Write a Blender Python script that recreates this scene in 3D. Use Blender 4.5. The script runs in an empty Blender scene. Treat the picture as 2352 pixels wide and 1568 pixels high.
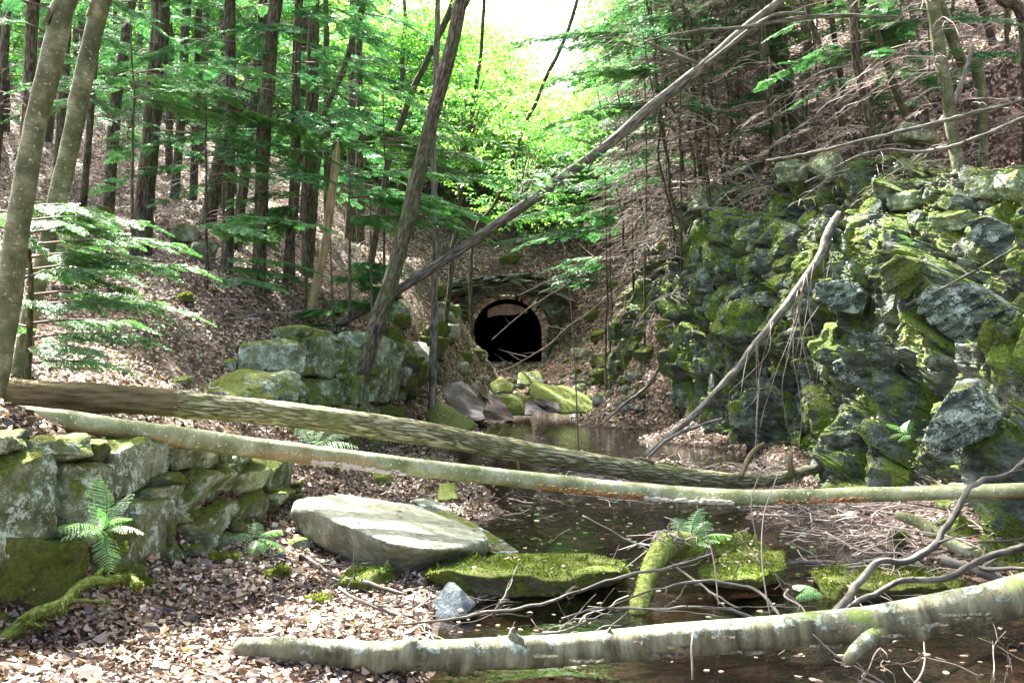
import bpy, bmesh, math, random
import numpy as np
from mathutils import Vector, Matrix, Quaternion
rng = np.random.default_rng(7); random.seed(7)
SC = bpy.context.scene
COL = SC.collection
FP, HC = 2288.0, 1.8          # focal length in 2352-px units, eye height above the water
def P(px, py, d):
    return np.array([(px-1176.0)/FP*d, d, HC+(784.0-py)/FP*d])
# ------------------------------------------------------------ noise
def _h(ix, iy, iz, s):
    n = (ix*374761393 + iy*668265263 + iz*2147483647 + s*974634777) & 0xffffffff
    n = ((n ^ (n >> 13))*1274126177) & 0xffffffff
    n = ((n ^ (n >> 16))*2246822519) & 0xffffffff
    return ((n ^ (n >> 15)) & 0xffff)/65535.0
def vnoise(p, s=0):
    p = np.asarray(p, float); i = np.floor(p).astype(np.int64); f = p-i; f = f*f*(3-2*f)
    r = 0
    for a in (0, 1):
        for b in (0, 1):
            for c in (0, 1):
                w = (f[..., 0] if a else 1-f[..., 0])*(f[..., 1] if b else 1-f[..., 1])*(f[..., 2] if c else 1-f[..., 2])
                r = r + w*_h(i[..., 0]+a, i[..., 1]+b, i[..., 2]+c, s)
    return r*2-1
def fbm(p, o=4, s=0, g=.5):
    r, a = 0, 1.0
    for k in range(o):
        r = r + a*vnoise(np.asarray(p)*(2**k)+17.3*k, s+k); a *= g
    return r
# ------------------------------------------------------------ mesh builder
class MB:
    def __init__(s): s.V, s.F, s.M, s.R, s.B, s.n = [], [], [], [], [], 0
    def add(s, V, F, rnd=None, bk=None, mi=0):
        V = np.asarray(V, float).reshape(-1, 3)
        if not (isinstance(F, list) and F and isinstance(F[0], np.ndarray)): F = [np.asarray(F)]
        for f in F:
            f = np.asarray(f)
            if len(f): s.F.append(f+s.n); s.M.append(np.full(len(f), mi))
        s.V.append(V)
        s.R.append(np.broadcast_to(np.asarray(rnd if rnd is not None else 0.5, float), (len(V),)))
        s.B.append(np.asarray(bk, float) if bk is not None else V.copy())
        s.n += len(V)
    def mesh(s, name, mats, smooth=True):
        V = np.concatenate(s.V); me = bpy.data.meshes.new(name)
        lp = np.concatenate([f.ravel() for f in s.F]).astype(np.int32)
        tot = np.concatenate([np.full(len(f), f.shape[1]) for f in s.F])
        st = np.concatenate([[0], np.cumsum(tot)[:-1]]).astype(np.int32)
        me.vertices.add(len(V)); me.vertices.foreach_set('co', V.astype(np.float32).ravel())
        me.loops.add(len(lp)); me.loops.foreach_set('vertex_index', lp)
        me.polygons.add(len(tot)); me.polygons.foreach_set('loop_start', st)
        me.polygons.foreach_set('material_index', np.concatenate(s.M).astype(np.int32))
        me.polygons.foreach_set('use_smooth', np.full(len(tot), smooth))
        me.update(calc_edges=True)
        a = me.attributes.new('rnd', 'FLOAT', 'POINT'); a.data.foreach_set('value', np.concatenate(s.R).astype(np.float32))
        b = me.attributes.new('bk', 'FLOAT_VECTOR', 'POINT'); b.data.foreach_set('vector', np.concatenate(s.B).astype(np.float32).ravel())
        for m in (mats if isinstance(mats, (list, tuple)) else [mats]): me.materials.append(m)
        return me
    def build(s, name, mats, parent=None, smooth=True, origin=None):
        if origin is not None:
            origin = np.asarray(origin, float); s.V = [v-origin for v in s.V]
        o = bpy.data.objects.new(name, s.mesh(name, mats, smooth)); COL.objects.link(o)
        if origin is not None: o.location = origin
        if parent is not None: o.parent = parent
        return o
def tag(o, label=None, cat=None, group=None, kind=None):
    if label: o['label'] = label
    if cat: o['category'] = cat
    if group: o['group'] = group
    if kind: o['kind'] = kind
    return o
def empty(name, loc=(0, 0, 0)):
    o = bpy.data.objects.new(name, None); COL.objects.link(o); o.location = [float(c) for c in loc]; o.empty_display_size = .2
    return o
def link(name, me, parent=None, loc=(0, 0, 0), rot=None, sc=1.0):
    o = bpy.data.objects.new(name, me); COL.objects.link(o); o.location = [float(c) for c in loc]
    if rot is not None:
        o.rotation_mode = 'QUATERNION'; o.rotation_quaternion = rot
    o.scale = (sc, sc, sc) if np.isscalar(sc) else sc
    if parent is not None: o.parent = parent
    return o
def cr(pts, step):
    """Catmull-Rom resample of rows (any width), first three columns are xyz."""
    p = np.asarray(pts, float)
    if len(p) == 2: p = np.vstack([p[0], (p[0]+p[1])/2, p[1]])
    q = np.vstack([2*p[0]-p[1], p, 2*p[-1]-p[-2]]); out = []
    for i in range(1, len(q)-2):
        n = max(1, int(np.linalg.norm(q[i+1][:3]-q[i][:3])/step))
        t = (np.arange(n)/n)[:, None]
        a, b, c, d = q[i-1], q[i], q[i+1], q[i+2]
        out.append(.5*((2*b)+(-a+c)*t+(2*a-5*b+4*c-d)*t**2+(-a+3*b-3*c+d)*t**3))
    out.append(p[-1][None]); return np.vstack(out)
def tube(mb, path, rad, sides=8, step=.1, wob=0.0, ridge=0.0, nr=9, knots=0, seed=0, rnd=.5, mi=0, cap=True, flare=0, resample=True, hf=0):
    pr = np.column_stack([np.asarray(path, float), np.broadcast_to(np.asarray(rad, float), (len(path),))])
    if resample: pr = cr(pr, step)
    p, r = pr[:, :3].copy(), np.maximum(pr[:, 3], .0008)
    n = len(p)
    L = np.concatenate([[0], np.cumsum(np.linalg.norm(np.diff(p, axis=0), axis=1))])
    if wob:
        w = np.stack([fbm(np.column_stack([L*1.3, L*0+k*9, L*0+seed]), 3, seed+k) for k in range(3)], 1)*wob
        w *= np.minimum(1, np.minimum(L, L[-1]-L)/max(.3*L[-1], 1e-6))[:, None]
        p = p+w
    t = np.gradient(p, axis=0); t /= np.linalg.norm(t, axis=1)[:, None]+1e-9
    ref = np.array([0, 0, 1.]) if abs(t[:, 2]).mean() < .8 else np.array([0, 1., 0])
    u = np.cross(t, ref); u /= np.linalg.norm(u, axis=1)[:, None]+1e-9
    v = np.cross(t, u)
    a = np.arange(sides)/sides*2*math.pi
    if flare: r = r*(1+flare*np.exp(-L/(.9*r[0]*2)))
    if hf: p = p+np.stack([fbm(np.column_stack([L*11, L*0+k*5, L*0+seed]), 3, seed+k+40) for k in range(3)], 1)*hf
    ca, sa = np.cos(a)[None, :, None], np.sin(a)[None, :, None]
    bk = np.stack([np.broadcast_to(np.cos(a)[None], (n, sides))*r.mean(), np.broadcast_to(np.sin(a)[None], (n, sides))*r.mean(), np.broadcast_to(L[:, None], (n, sides))], -1)
    rr = np.broadcast_to(r[:, None], (n, sides)).copy()
    if ridge:
        q = bk.copy(); q[..., 2] *= .22
        rd = 1-np.abs(vnoise(q*nr/r.mean()*.3, seed+5))*2
        rr *= 1+ridge*rd
        rr *= 1+.08*fbm(bk*np.array([1, 1, .4])*3/max(r.mean()*4, .05)*.5, 3, seed+2)
    rs = np.random.default_rng(seed+99)
    for k in range(knots):
        kl, ka = rs.uniform(0, L[-1]), rs.uniform(0, 2*math.pi); s_ = r.mean()*rs.uniform(.4, .8)
        dd = ((L[:, None]-kl)**2+(np.angle(np.exp(1j*(a[None]-ka)))*r.mean())**2)/s_**2
        rr += r.mean()*rs.uniform(.15, .45)*np.exp(-dd*1.6)
    V = p[:, None]+rr[..., None]*(ca*u[:, None]+sa*v[:, None])
    i = np.arange(n-1)[:, None]*sides; j = np.arange(sides)[None]; j2 = (j+1) % sides
    F = np.stack([i+j, i+sides+j, i+sides+j2, i+j2], -1).reshape(-1, 4)
    V = V.reshape(-1, 3); Fs = [F]
    if cap:
        m = len(V)
        V = np.vstack([V, p[0]-t[0]*r[0]*.08, p[-1]+t[-1]*r[-1]*.2])
        bk2 = np.vstack([bk.reshape(-1, 3), [0, 0, 0], [0, 0, L[-1]]])
        jj = np.arange(sides)
        Fs.append(np.vstack([np.stack([np.full(sides, m), jj, (jj+1) % sides], 1),
                             np.stack([np.full(sides, m+1), (n-1)*sides+(jj+1) % sides, (n-1)*sides+jj], 1)]))
    else: bk2 = bk.reshape(-1, 3)
    mb.add(V, Fs, rnd, bk2, mi)
    return p, r
# ------------------------------------------------------------ materials
def newmat(name):
    m = bpy.data.materials.new(name); m.use_nodes = True; nt = m.node_tree; nt.nodes.clear()
    out = nt.nodes.new('ShaderNodeOutputMaterial')
    return m, nt, out
class NT:
    def __init__(s, nt): s.nt = nt
    def n(s, typ, **kw):
        nd = s.nt.nodes.new('ShaderNode'+typ); ins = kw.pop('ins', {})
        for k, v in kw.items(): setattr(nd, k, v)
        for k, v in ins.items(): s.set(nd, k, v)
        return nd
    def set(s, nd, k, v):
        sk = nd.inputs[k]
        if hasattr(v, 'is_linked') or hasattr(v, 'links'): s.nt.links.new(v, sk)
        elif isinstance(v, (tuple, list)) and len(v) == 3 and sk.type == 'RGBA': sk.default_value = (*v, 1)
        else: sk.default_value = v
    def noise(s, vec, scale, detail=4, rough=.55, dist=0):
        return s.n('TexNoise', ins={'Vector': vec, 'Scale': scale, 'Detail': detail, 'Roughness': rough, 'Distortion': dist}).outputs['Fac']
    def vor(s, vec, scale, feature='F1', out='Distance'):
        return s.n('TexVoronoi', feature=feature, ins={'Vector': vec, 'Scale': scale}).outputs[out]
    def ramp(s, fac, stops, interp='LINEAR'):
        r = s.n('ValToRGB', ins={'Fac': fac}); cr_ = r.color_ramp; cr_.interpolation = interp
        while len(cr_.elements) < len(stops): cr_.elements.new(.5)
        for e, (p, c) in zip(cr_.elements, stops):
            e.position = p; e.color = (*c, 1) if isinstance(c, (tuple, list)) else (c, c, c, 1)
        return r.outputs['Color']
    def mix(s, f, a, b, mode='MIX'):
        m = s.n('Mix', data_type='RGBA', blend_type=mode)
        for i, v in ((0, f), (6, a), (7, b)):
            sk = m.inputs[i]
            if hasattr(v, 'links'): s.nt.links.new(v, sk)
            elif isinstance(v, (tuple, list)): sk.default_value = (*v[:3], 1)
            else: sk.default_value = v
        return m.outputs[2]
    def math(s, op, a, b=0.0, c=0.0, clamp=False):
        m = s.n('Math', operation=op, use_clamp=clamp)
        for i, v in enumerate((a, b, c)):
            if hasattr(v, 'links'): s.nt.links.new(v, m.inputs[i])
            else: m.inputs[i].default_value = v
        return m.outputs[0]
    def map(s, vec, sc):
        return s.n('Mapping', ins={'Vector': vec, 'Scale': sc}).outputs[0]
    def bump(s, h, strength=.5, dist=.02):
        return s.n('Bump', ins={'Height': h, 'Strength': strength, 'Distance': dist}).outputs[0]
def finish(t, out, col, rough=.85, bump=None, spec=.3):
    b = t.n('BsdfPrincipled', ins={'Base Color': col, 'Roughness': rough, 'Specular IOR Level': spec})
    if bump is not None: t.nt.links.new(bump, b.inputs['Normal'])
    t.nt.links.new(b.outputs[0], out.inputs[0])
def rock_mat(name, dark, mid, light, moss=.3, lich=.3, mossc=((.045, .075, .012), (.20, .26, .03)), scale=1.0, layer=0.0, vert=0):
    m, nt, out = newmat(name); t = NT(nt)
    g = t.n('NewGeometry'); pos = g.outputs['Position']; nz = t.n('SeparateXYZ', ins={0: g.outputs['Normal']}).outputs['Z']
    if layer:
        mp = t.n('Mapping', ins={'Vector': pos, 'Rotation': (0, math.radians(-32), math.radians(15)), 'Scale': (1, 1, layer)}).outputs[0]
    else: mp = pos
    a = t.noise(mp, 2.2*scale, 8, .65); b = t.noise(mp, 14*scale, 6, .7); c = t.noise(pos, 55, 3, .6)
    col = t.ramp(a, [(.3, dark), (.5, mid), (.72, light)])
    col = t.mix(.55, col, t.ramp(b, [(.3, .25), (.5, .5), (.7, .85)]), 'OVERLAY')
    col = t.mix(t.ramp(t.math('ADD', t.math('MULTIPLY', t.noise(pos, 7, 6, .7), .7), t.math('MULTIPLY', c, .3)), [(.56-.1*lich, 0.), (.62-.1*lich, min(1., lich*2))]), col, (.46, .56, .46))
    col = t.mix(t.ramp(t.vor(mp, 3.2*scale, 'DISTANCE_TO_EDGE'), [(0, .45 if lich > .3 else .12), (.02, 0.)]), col, (.02, .025, .02))
    mf = t.math('ADD', t.math('MULTIPLY', nz, .12 if vert else .3), t.math('MULTIPLY', t.noise(t.map(pos, (1, 1, .45)) if vert else pos, 2.6, 7, .7), 1.45 if vert else 1.3))
    mf = t.ramp(mf, [(1.02-moss*.55-.06, 0.), (min(1., 1.02-moss*.55+.05), 1.)])
    mc = t.ramp(t.noise(pos, 30, 4, .7), [(.3, mossc[0]), (.68, mossc[1])])
    mc = t.mix(t.ramp(t.noise(pos, 5, 3), [(.45, 0.), (.7, .6)]), mc, (.17, .15, .04))
    col = t.mix(mf, col, mc)
    h = t.math('ADD', t.math('MULTIPLY', a, 1.2), t.math('ADD', t.math('MULTIPLY', b, .7), t.math('MULTIPLY', c, .25)))
    h = t.math('ADD', h, t.math('MULTIPLY', t.math('MULTIPLY', mf, t.noise(pos, 70, 3, .7)), .8))
    finish(t, out, col, .88, t.bump(h, 1.0, .05)); return m
def bark_mat(name, kind):
    m, nt, out = newmat(name); t = NT(nt)
    bk = t.n('Attribute', attribute_name='bk').outputs['Vector']
    g = t.n('NewGeometry'); pos = g.outputs['Position']; nz = t.n('SeparateXYZ', ins={0: g.outputs['Normal']}).outputs['Z']
    if kind == 'birch':
        lines = t.noise(t.map(bk, (9, 9, 95)), 1, 4, .6); patch = t.noise(pos, 6, 5, .6)
        col = t.ramp(patch, [(.3, (.035, .045, .018)), (.5, (.095, .105, .05)), (.68, (.21, .22, .13))])
        col = t.mix(t.ramp(lines, [(.56, 0.), (.66, .7)]), col, (.05, .055, .03))
        fis = t.noise(t.map(bk, (16, 16, 2.2)), 1, 3, .5)
        col = t.mix(t.ramp(fis, [(.69, 0.), (.72, .95)]), col, (.02, .018, .012))
        col = t.mix(t.ramp(t.noise(pos, 40, 3), [(.62, 0.), (.7, .5)]), col, (.5, .52, .42))
        h = t.math('ADD', lines, t.math('MULTIPLY', fis, -1.2)); bp = t.bump(h, .6, .01)
    elif kind == 'hem':
        r_ = t.noise(t.map(bk, (34, 34, 7)), 1, 5, .6)
        col = t.ramp(r_, [(.36, (.014, .011, .008)), (.5, (.062, .05, .036)), (.64, (.17, .14, .105))])
        col = t.mix(t.ramp(t.noise(pos, 1.8, 4), [(.42, 0.), (.68, .6)]), col, (.055, .085, .022))
        bp = t.bump(r_, .9, .02)
    elif kind == 'rough':
        w = t.math('ABSOLUTE', t.math('SUBTRACT', t.noise(t.map(bk, (34, 34, 4.5)), 1, 3, .5, .3), .5)); r_ = t.noise(t.map(bk, (46, 46, 14)), 1, 5, .7)
        h = t.math('ADD', t.math('MULTIPLY', t.math('MINIMUM', w, .14), 5.0), t.math('MULTIPLY', r_, .6))
        col = t.ramp(h, [(.15, (.02, .017, .008)), (.36, (.11, .10, .05)), (.62, (.24, .225, .12)), (1.0, (.46, .45, .29))])
        col = t.mix(t.ramp(t.noise(pos, 3.5, 5), [(.5, 0.), (.66, .55)]), col, (.17, .22, .05))
        z = t.n('SeparateXYZ', ins={0: bk}).outputs['Z']
        bare = t.math('LESS_THAN', t.math('ADD', z, t.math('MULTIPLY', r_, .35)), 2.5)
        col = t.mix(bare, col, t.ramp(t.noise(t.map(bk, (30, 30, 3)), 1, 5, .6), [(.35, (.07, .055, .024)), (.55, (.20, .165, .08)), (.72, (.36, .31, .16))]))
        bp = t.bump(t.mix(bare, h, r_), 1.0, .03)
    elif kind == 'smooth':
        r_ = t.noise(t.map(bk, (10, 10, 60)), 1, 4, .6)
        col = t.ramp(t.noise(pos, 5, 6, .6), [(.32, (.13, .15, .06)), (.5, (.24, .26, .13)), (.68, (.38, .40, .26))])
        col = t.mix(t.ramp(r_, [(.6, 0.), (.7, .35)]), col, (.09, .10, .04))
        col = t.mix(t.ramp(t.noise(pos, 45, 3), [(.62, 0.), (.66, .8)]), col, (.62, .66, .55))
        ug = t.math('SUBTRACT', t.noise(t.map(pos, (1.1, 1.1, 1.1)), 1, 2), t.math('MULTIPLY', nz, .16))
        sp = t.ramp(t.noise(pos, 60, 2), [(.5, 0.), (.56, 1.)])
        col = t.mix(t.math('MULTIPLY', sp, t.ramp(ug, [(.58, 0.), (.66, .9)])), col, (.36, .16, .045))
        bp = t.bump(t.math('ADD', r_, t.noise(pos, 60, 3)), .35, .008)
    elif kind == 'lichen':
        r_ = t.noise(t.map(bk, (12, 12, 70)), 1, 4, .6)
        col = t.ramp(t.noise(t.map(bk, (4, 4, 14)), 1, 6, .6), [(.32, (.055, .05, .028)), (.5, (.14, .135, .075)), (.68, (.26, .26, .16))])
        col = t.mix(t.ramp(r_, [(.58, 0.), (.68, .5)]), col, (.06, .05, .03))
        pe = t.noise(t.map(bk, (3.5, 3.5, 9)), 1, 5, .7)
        col = t.mix(t.ramp(pe, [(.63, 0.), (.645, .85), (.67, 0.)]), col, (.02, .016, .01))
        lf = t.math('ADD', t.math('MULTIPLY', nz, .16), t.noise(pos, 11, 7, .75))
        lm = t.ramp(lf, [(.60, 0.), (.67, .85)])
        col = t.mix(lm, col, t.ramp(t.noise(pos, 35, 4), [(.35, (.18, .24, .17)), (.6, (.42, .50, .39))]))
        col = t.mix(t.ramp(t.math('ADD', t.math('MULTIPLY', nz, .14), t.noise(pos, 4, 4)), [(.68, 0.), (.74, .8)]), col, (.16, .22, .05))
        bp = t.bump(t.math('ADD', t.math('ADD', r_, t.math('MULTIPLY', lm, .8)), pe), .7, .012)
    elif kind == 'dead':
        r_ = t.noise(t.map(bk, (30, 30, 5)), 1, 5, .6)
        col = t.ramp(r_, [(.33, (.035, .03, .024)), (.5, (.115, .105, .085)), (.68, (.27, .25, .21))])
        bp = t.bump(r_, .7, .01)
    elif kind == 'snag':
        r_ = t.noise(t.map(bk, (30, 30, 4)), 1, 5, .6)
        col = t.ramp(r_, [(.33, (.16, .10, .045)), (.5, (.32, .24, .13)), (.68, (.48, .38, .24))]); bp = t.bump(r_, .8, .015)
    elif kind == 'twig':
        rn = t.n('Attribute', attribute_name='rnd').outputs['Fac']
        col = t.ramp(rn, [(0, (.06, .045, .037)), (.4, (.20, .155, .13)), (1, (.50, .43, .38))]); bp = None
    elif kind == 'mossy':
        f_ = t.noise(pos, 30, 4, .7)
        col = t.ramp(f_, [(.3, (.05, .07, .015)), (.5, (.17, .22, .04)), (.7, (.34, .40, .10))])
        col = t.mix(t.ramp(t.math('SUBTRACT', t.noise(pos, 5, 4), t.math('MULTIPLY', nz, .1)), [(.52, 0.), (.6, 1.)]), col, (.16, .12, .07))
        bp = t.bump(f_, 1.0, .03)
    finish(t, out, col, .85, bp, .25); return m
def leaf_mat(name, stops, trans=.45, gloss=.06):
    m, nt, out = newmat(name); t = NT(nt)
    rn = t.n('Attribute', attribute_name='rnd').outputs['Fac']
    ob = t.n('ObjectInfo').outputs['Random']
    col = t.ramp(rn, stops)
    hs = t.n('HueSaturation', ins={'Hue': t.math('ADD', .485, t.math('MULTIPLY', ob, .03)), 'Saturation': 1.0, 'Value': t.math('ADD', .82, t.math('MULTIPLY', ob, .36)), 'Color': col}).outputs[0]
    d = t.n('BsdfDiffuse', ins={'Color': hs}); tr = t.n('BsdfTranslucent', ins={'Color': t.mix(1.0, hs, (1.0, 1.18, .72), 'MULTIPLY')})
    mx = t.n('MixShader', ins={0: trans, 1: d.outputs[0], 2: tr.outputs[0]})
    gl = t.n('BsdfGlossy', ins={'Color': (.9, .95, .9), 'Roughness': .38})
    m2 = t.n('MixShader', ins={0: gloss, 1: mx.outputs[0], 2: gl.outputs[0]})
    nt.links.new(m2.outputs[0], out.inputs[0]); return m
M = {}
M['rock'] = rock_mat('grey_green_stone', (.035, .045, .022), (.17, .205, .11), (.42, .47, .31), .36, .48)
M['rockpale'] = rock_mat('pale_boulder_stone', (.13, .135, .09), (.265, .28, .20), (.44, .46, .36), -.25, .25)
M['rockdark'] = rock_mat('dark_wall_stone', (.025, .035, .016), (.11, .14, .07), (.28, .33, .19), .52, .35)
M['cliff'] = rock_mat('layered_cliff_stone', (.012, .015, .012), (.085, .10, .075), (.30, .335, .26), .46, .26, scale=1.2, layer=3.2, mossc=((.03, .065, .006), (.27, .40, .05)), vert=1)
M['slab'] = rock_mat('foliated_slab_stone', (.015, .02, .016), (.09, .11, .085), (.32, .37, .28), .12, .5, scale=1.2, layer=5)
M['slate'] = rock_mat('dark_slate', (.02, .022, .018), (.09, .10, .08), (.33, .34, .28), .10, .35, scale=1.5, layer=6)
M['moss'] = rock_mat('moss_covered_stone', (.05, .05, .03), (.10, .10, .06), (.2, .2, .13), 1.05, .1, mossc=((.03, .055, .008), (.22, .30, .04)))
M['mossdark'] = rock_mat('dark_moss_stone', (.04, .045, .03), (.08, .09, .05), (.15, .17, .11), .85, .1, mossc=((.035, .06, .008), (.17, .22, .03)))
M['blue'] = rock_mat('blue_grey_stone', (.05, .06, .07), (.11, .135, .15), (.2, .24, .26), .05, .2)
M['rubble'] = rock_mat('rubble_stone', (.09, .085, .065), (.22, .21, .165), (.42, .41, .34), .12, .25)
for k in ('birch', 'hem', 'rough', 'smooth', 'lichen', 'dead', 'snag', 'twig', 'mossy'): M[k] = bark_mat(k+'_wood', k)
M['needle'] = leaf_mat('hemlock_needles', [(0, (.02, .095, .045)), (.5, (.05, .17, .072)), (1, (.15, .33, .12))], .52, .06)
M['needlebright'] = leaf_mat('young_and_sunlit_needles', [(0, (.03, .12, .05)), (.5, (.07, .22, .06)), (1, (.20, .40, .10))], .42, .08)  # lighter needles: young growth, and sunlight painted into the boughs that catch it
M['leaf'] = leaf_mat('green_leaves', [(0, (.06, .19, .05)), (.5, (.16, .37, .09)), (1, (.45, .60, .17))], .6, .06)
M['leafbroad'] = leaf_mat('broad_green_leaves', [(0, (.05, .2, .05)), (.5, (.10, .33, .08)), (1, (.22, .48, .16))], .45, .12)
M['fern'] = leaf_mat('fern_green', [(0, (.06, .17, .04)), (.5, (.12, .29, .08)), (1, (.24, .42, .15))], .4, .06)
M['tuft'] = leaf_mat('moss_tufts', [(0, (.03, .045, .008)), (.5, (.12, .155, .022)), (1, (.33, .36, .07))], .3, .02)
M['litter'] = leaf_mat('dead_leaves', [(0, (.03, .016, .01)), (.3, (.09, .05, .032)), (.55, (.23, .14, .095)), (.8, (.45, .33, .245)), (1, (.68, .57, .475))], .18, .07)
# forest floor
m, nt, out = newmat('forest_floor'); t = NT(nt)
g = t.n('NewGeometry'); pos = g.outputs['Position']
v = t.n('TexVoronoi', ins={'Vector': pos, 'Scale': 17.0, 'Randomness': 1.0})
cl = t.ramp(t.n('SeparateColor', ins={0: v.outputs['Color']}).outputs[0], [(0, (.05, .032, .022)), (.35, (.14, .085, .055)), (.6, (.29, .19, .135)), (.85, (.45, .34, .27)), (1, (.58, .47, .40))], 'CONSTANT')
cl = t.mix(t.ramp(t.vor(pos, 17.0, 'DISTANCE_TO_EDGE'), [(0, .8), (.1, 0.)]), cl, (.03, .02, .015))
cl = t.mix(t.ramp(t.noise(pos, .9, 6, .6), [(.48, 0.), (.62, .75)]), cl, (.055, .042, .03))
z = t.n('SeparateXYZ', ins={0: pos}).outputs['Z']
wet = t.ramp(t.math('ADD', z, .5), [(.49, 1.), (.58, 0.)])
mud = t.ramp(t.noise(pos, 5, 6, .6), [(.35, (.016, .012, .009)), (.6, (.06, .038, .03)), (.75, (.05, .055, .02))])
cl = t.mix(wet, cl, mud)
finish(t, out, cl, .9, t.bump(t.math('ADD', t.noise(pos, 20, 6, .7), v.outputs['Distance']), .8, .04)); M['ground'] = m
# water
m, nt, out = newmat('pool_water'); t = NT(nt)
pos = t.n('NewGeometry').outputs['Position']
bp = t.bump(t.noise(pos, 6.5, 4, .55), .2, .03)
fr = t.n('Fresnel', ins={'IOR': 1.33, 'Normal': bp}); tr = t.n('BsdfTransparent', ins={'Color': (.46, .41, .34)}); gl = t.n('BsdfGlossy', ins={'Color': (1, 1, 1), 'Roughness': .02, 'Normal': bp})
mx = t.n('MixShader', ins={0: t.math('MULTIPLY', fr.outputs[0], 1.15), 1: tr.outputs[0], 2: gl.outputs[0]})
nt.links.new(mx.outputs[0], out.inputs[0]); M['water'] = m
# brick, rust, dark lining
m, nt, out = newmat('tunnel_brick'); t = NT(nt)
pos = t.n('NewGeometry').outputs['Position']; rn = t.n('Attribute', attribute_name='rnd').outputs['Fac']
cl = t.ramp(rn, [(0, (.12, .085, .065)), (.4, (.30, .215, .165)), (.75, (.46, .35, .28)), (1, (.55, .50, .41))])
cl = t.mix(.4, cl, t.ramp(t.noise(pos, 14, 5), [(.3, .2), (.7, .85)]), 'OVERLAY')
finish(t, out, cl, .9, t.bump(t.noise(pos, 30, 4), .6, .02)); M['brick'] = m
m, nt, out = newmat('rusty_steel'); t = NT(nt)
pos = t.n('NewGeometry').outputs['Position']
cl = t.ramp(t.noise(pos, 3, 7, .65), [(.3, (.007, .005, .004)), (.5, (.018, .011, .010)), (.62, (.034, .021, .018)), (.75, (.06, .04, .022))])
finish(t, out, cl, .9, t.bump(t.noise(pos, 18, 5), .3, .01), .15); M['rust'] = m
m, nt, out = newmat('grey_steel_sheet'); t = NT(nt)
pos = t.n('NewGeometry').outputs['Position']
cl = t.ramp(t.noise(pos, 2.5, 7, .6), [(.3, (.014, .012, .013)), (.55, (.034, .030, .031)), (.75, (.075, .07, .07))])
finish(t, out, cl, .9, t.bump(t.noise(pos, 15, 5), .3, .01), .15); M['sheet'] = m
m, nt, out = newmat('dark_lining'); t = NT(nt)
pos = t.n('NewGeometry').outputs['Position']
finish(t, out, t.ramp(t.noise(pos, 4, 5), [(.3, (.012, .01, .01)), (.7, (.045, .035, .033))]), .95); M['tunneldark'] = m  # near-black surface shared by tunnel lining and floor
m, nt, out = newmat('stained_concrete'); t = NT(nt)
pos = t.n('NewGeometry').outputs['Position']
finish(t, out, t.ramp(t.noise(pos, 4, 7, .7), [(.3, (.14, .10, .10)), (.48, (.34, .25, .23)), (.62, (.52, .38, .32)), (.75, (.62, .52, .46))]), .9); M['concrete'] = m
# ------------------------------------------------------------ terrain
CP = [  # (px, py, depth) read off the ground in view
 (300,1480,5.3),(100,1500,5.2),(0,1500,5.1),(500,1350,6.6),(620,1255,7.7),(700,1185,8.8),(0,1420,5.35),(300,1345,6.3),(600,1235,7.8),(700,1155,9.2),
 (700,1480,5.35),(850,1500,5.3),(800,1400,6.5),(900,1120,11.2),(800,1100,11.2),(1000,1100,12.3),
 (100,880,8.5),(300,860,9.5),(450,880,11),(540,850,12.6),(300,700,12),(100,750,11),(450,700,14),(250,560,18),(400,520,20),(600,560,22),(700,640,20),
 (780,700,18.5),(300,400,28),(600,350,34),(100,450,24),(100,250,38),(400,280,42),(900,650,24),(980,600,28),(880,740,19),
 (1170,832,33.6),(1100,850,31),(1240,850,31),(1170,880,28),(1100,900,26),(1000,900,24),(1150,640,34.6),(1090,640,34.6),(1230,640,34.6),(1150,560,38),(1150,430,46),(1100,380,52),(1300,560,37),
 (1350,740,33.5),(1400,850,29),(1330,860,29),(1420,905,26),(1450,700,31),(1000,780,31.5),(1020,700,33.5),
 (1480,590,28.5),(1600,440,23.5),(1750,400,20.3),(1900,385,18.2),(2100,415,15.6),(2352,435,13),
 (1700,330,25),(1950,200,26),(2200,100,25),(2352,0,25),(2352,250,17),(2000,300,21),(1500,300,37),(1600,200,42),(1850,60,36),
 (300,930,8.2),(500,945,9.3),(620,960,10.5),(760,1000,11.3)]
cps = [P(*c) for c in CP]
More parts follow.
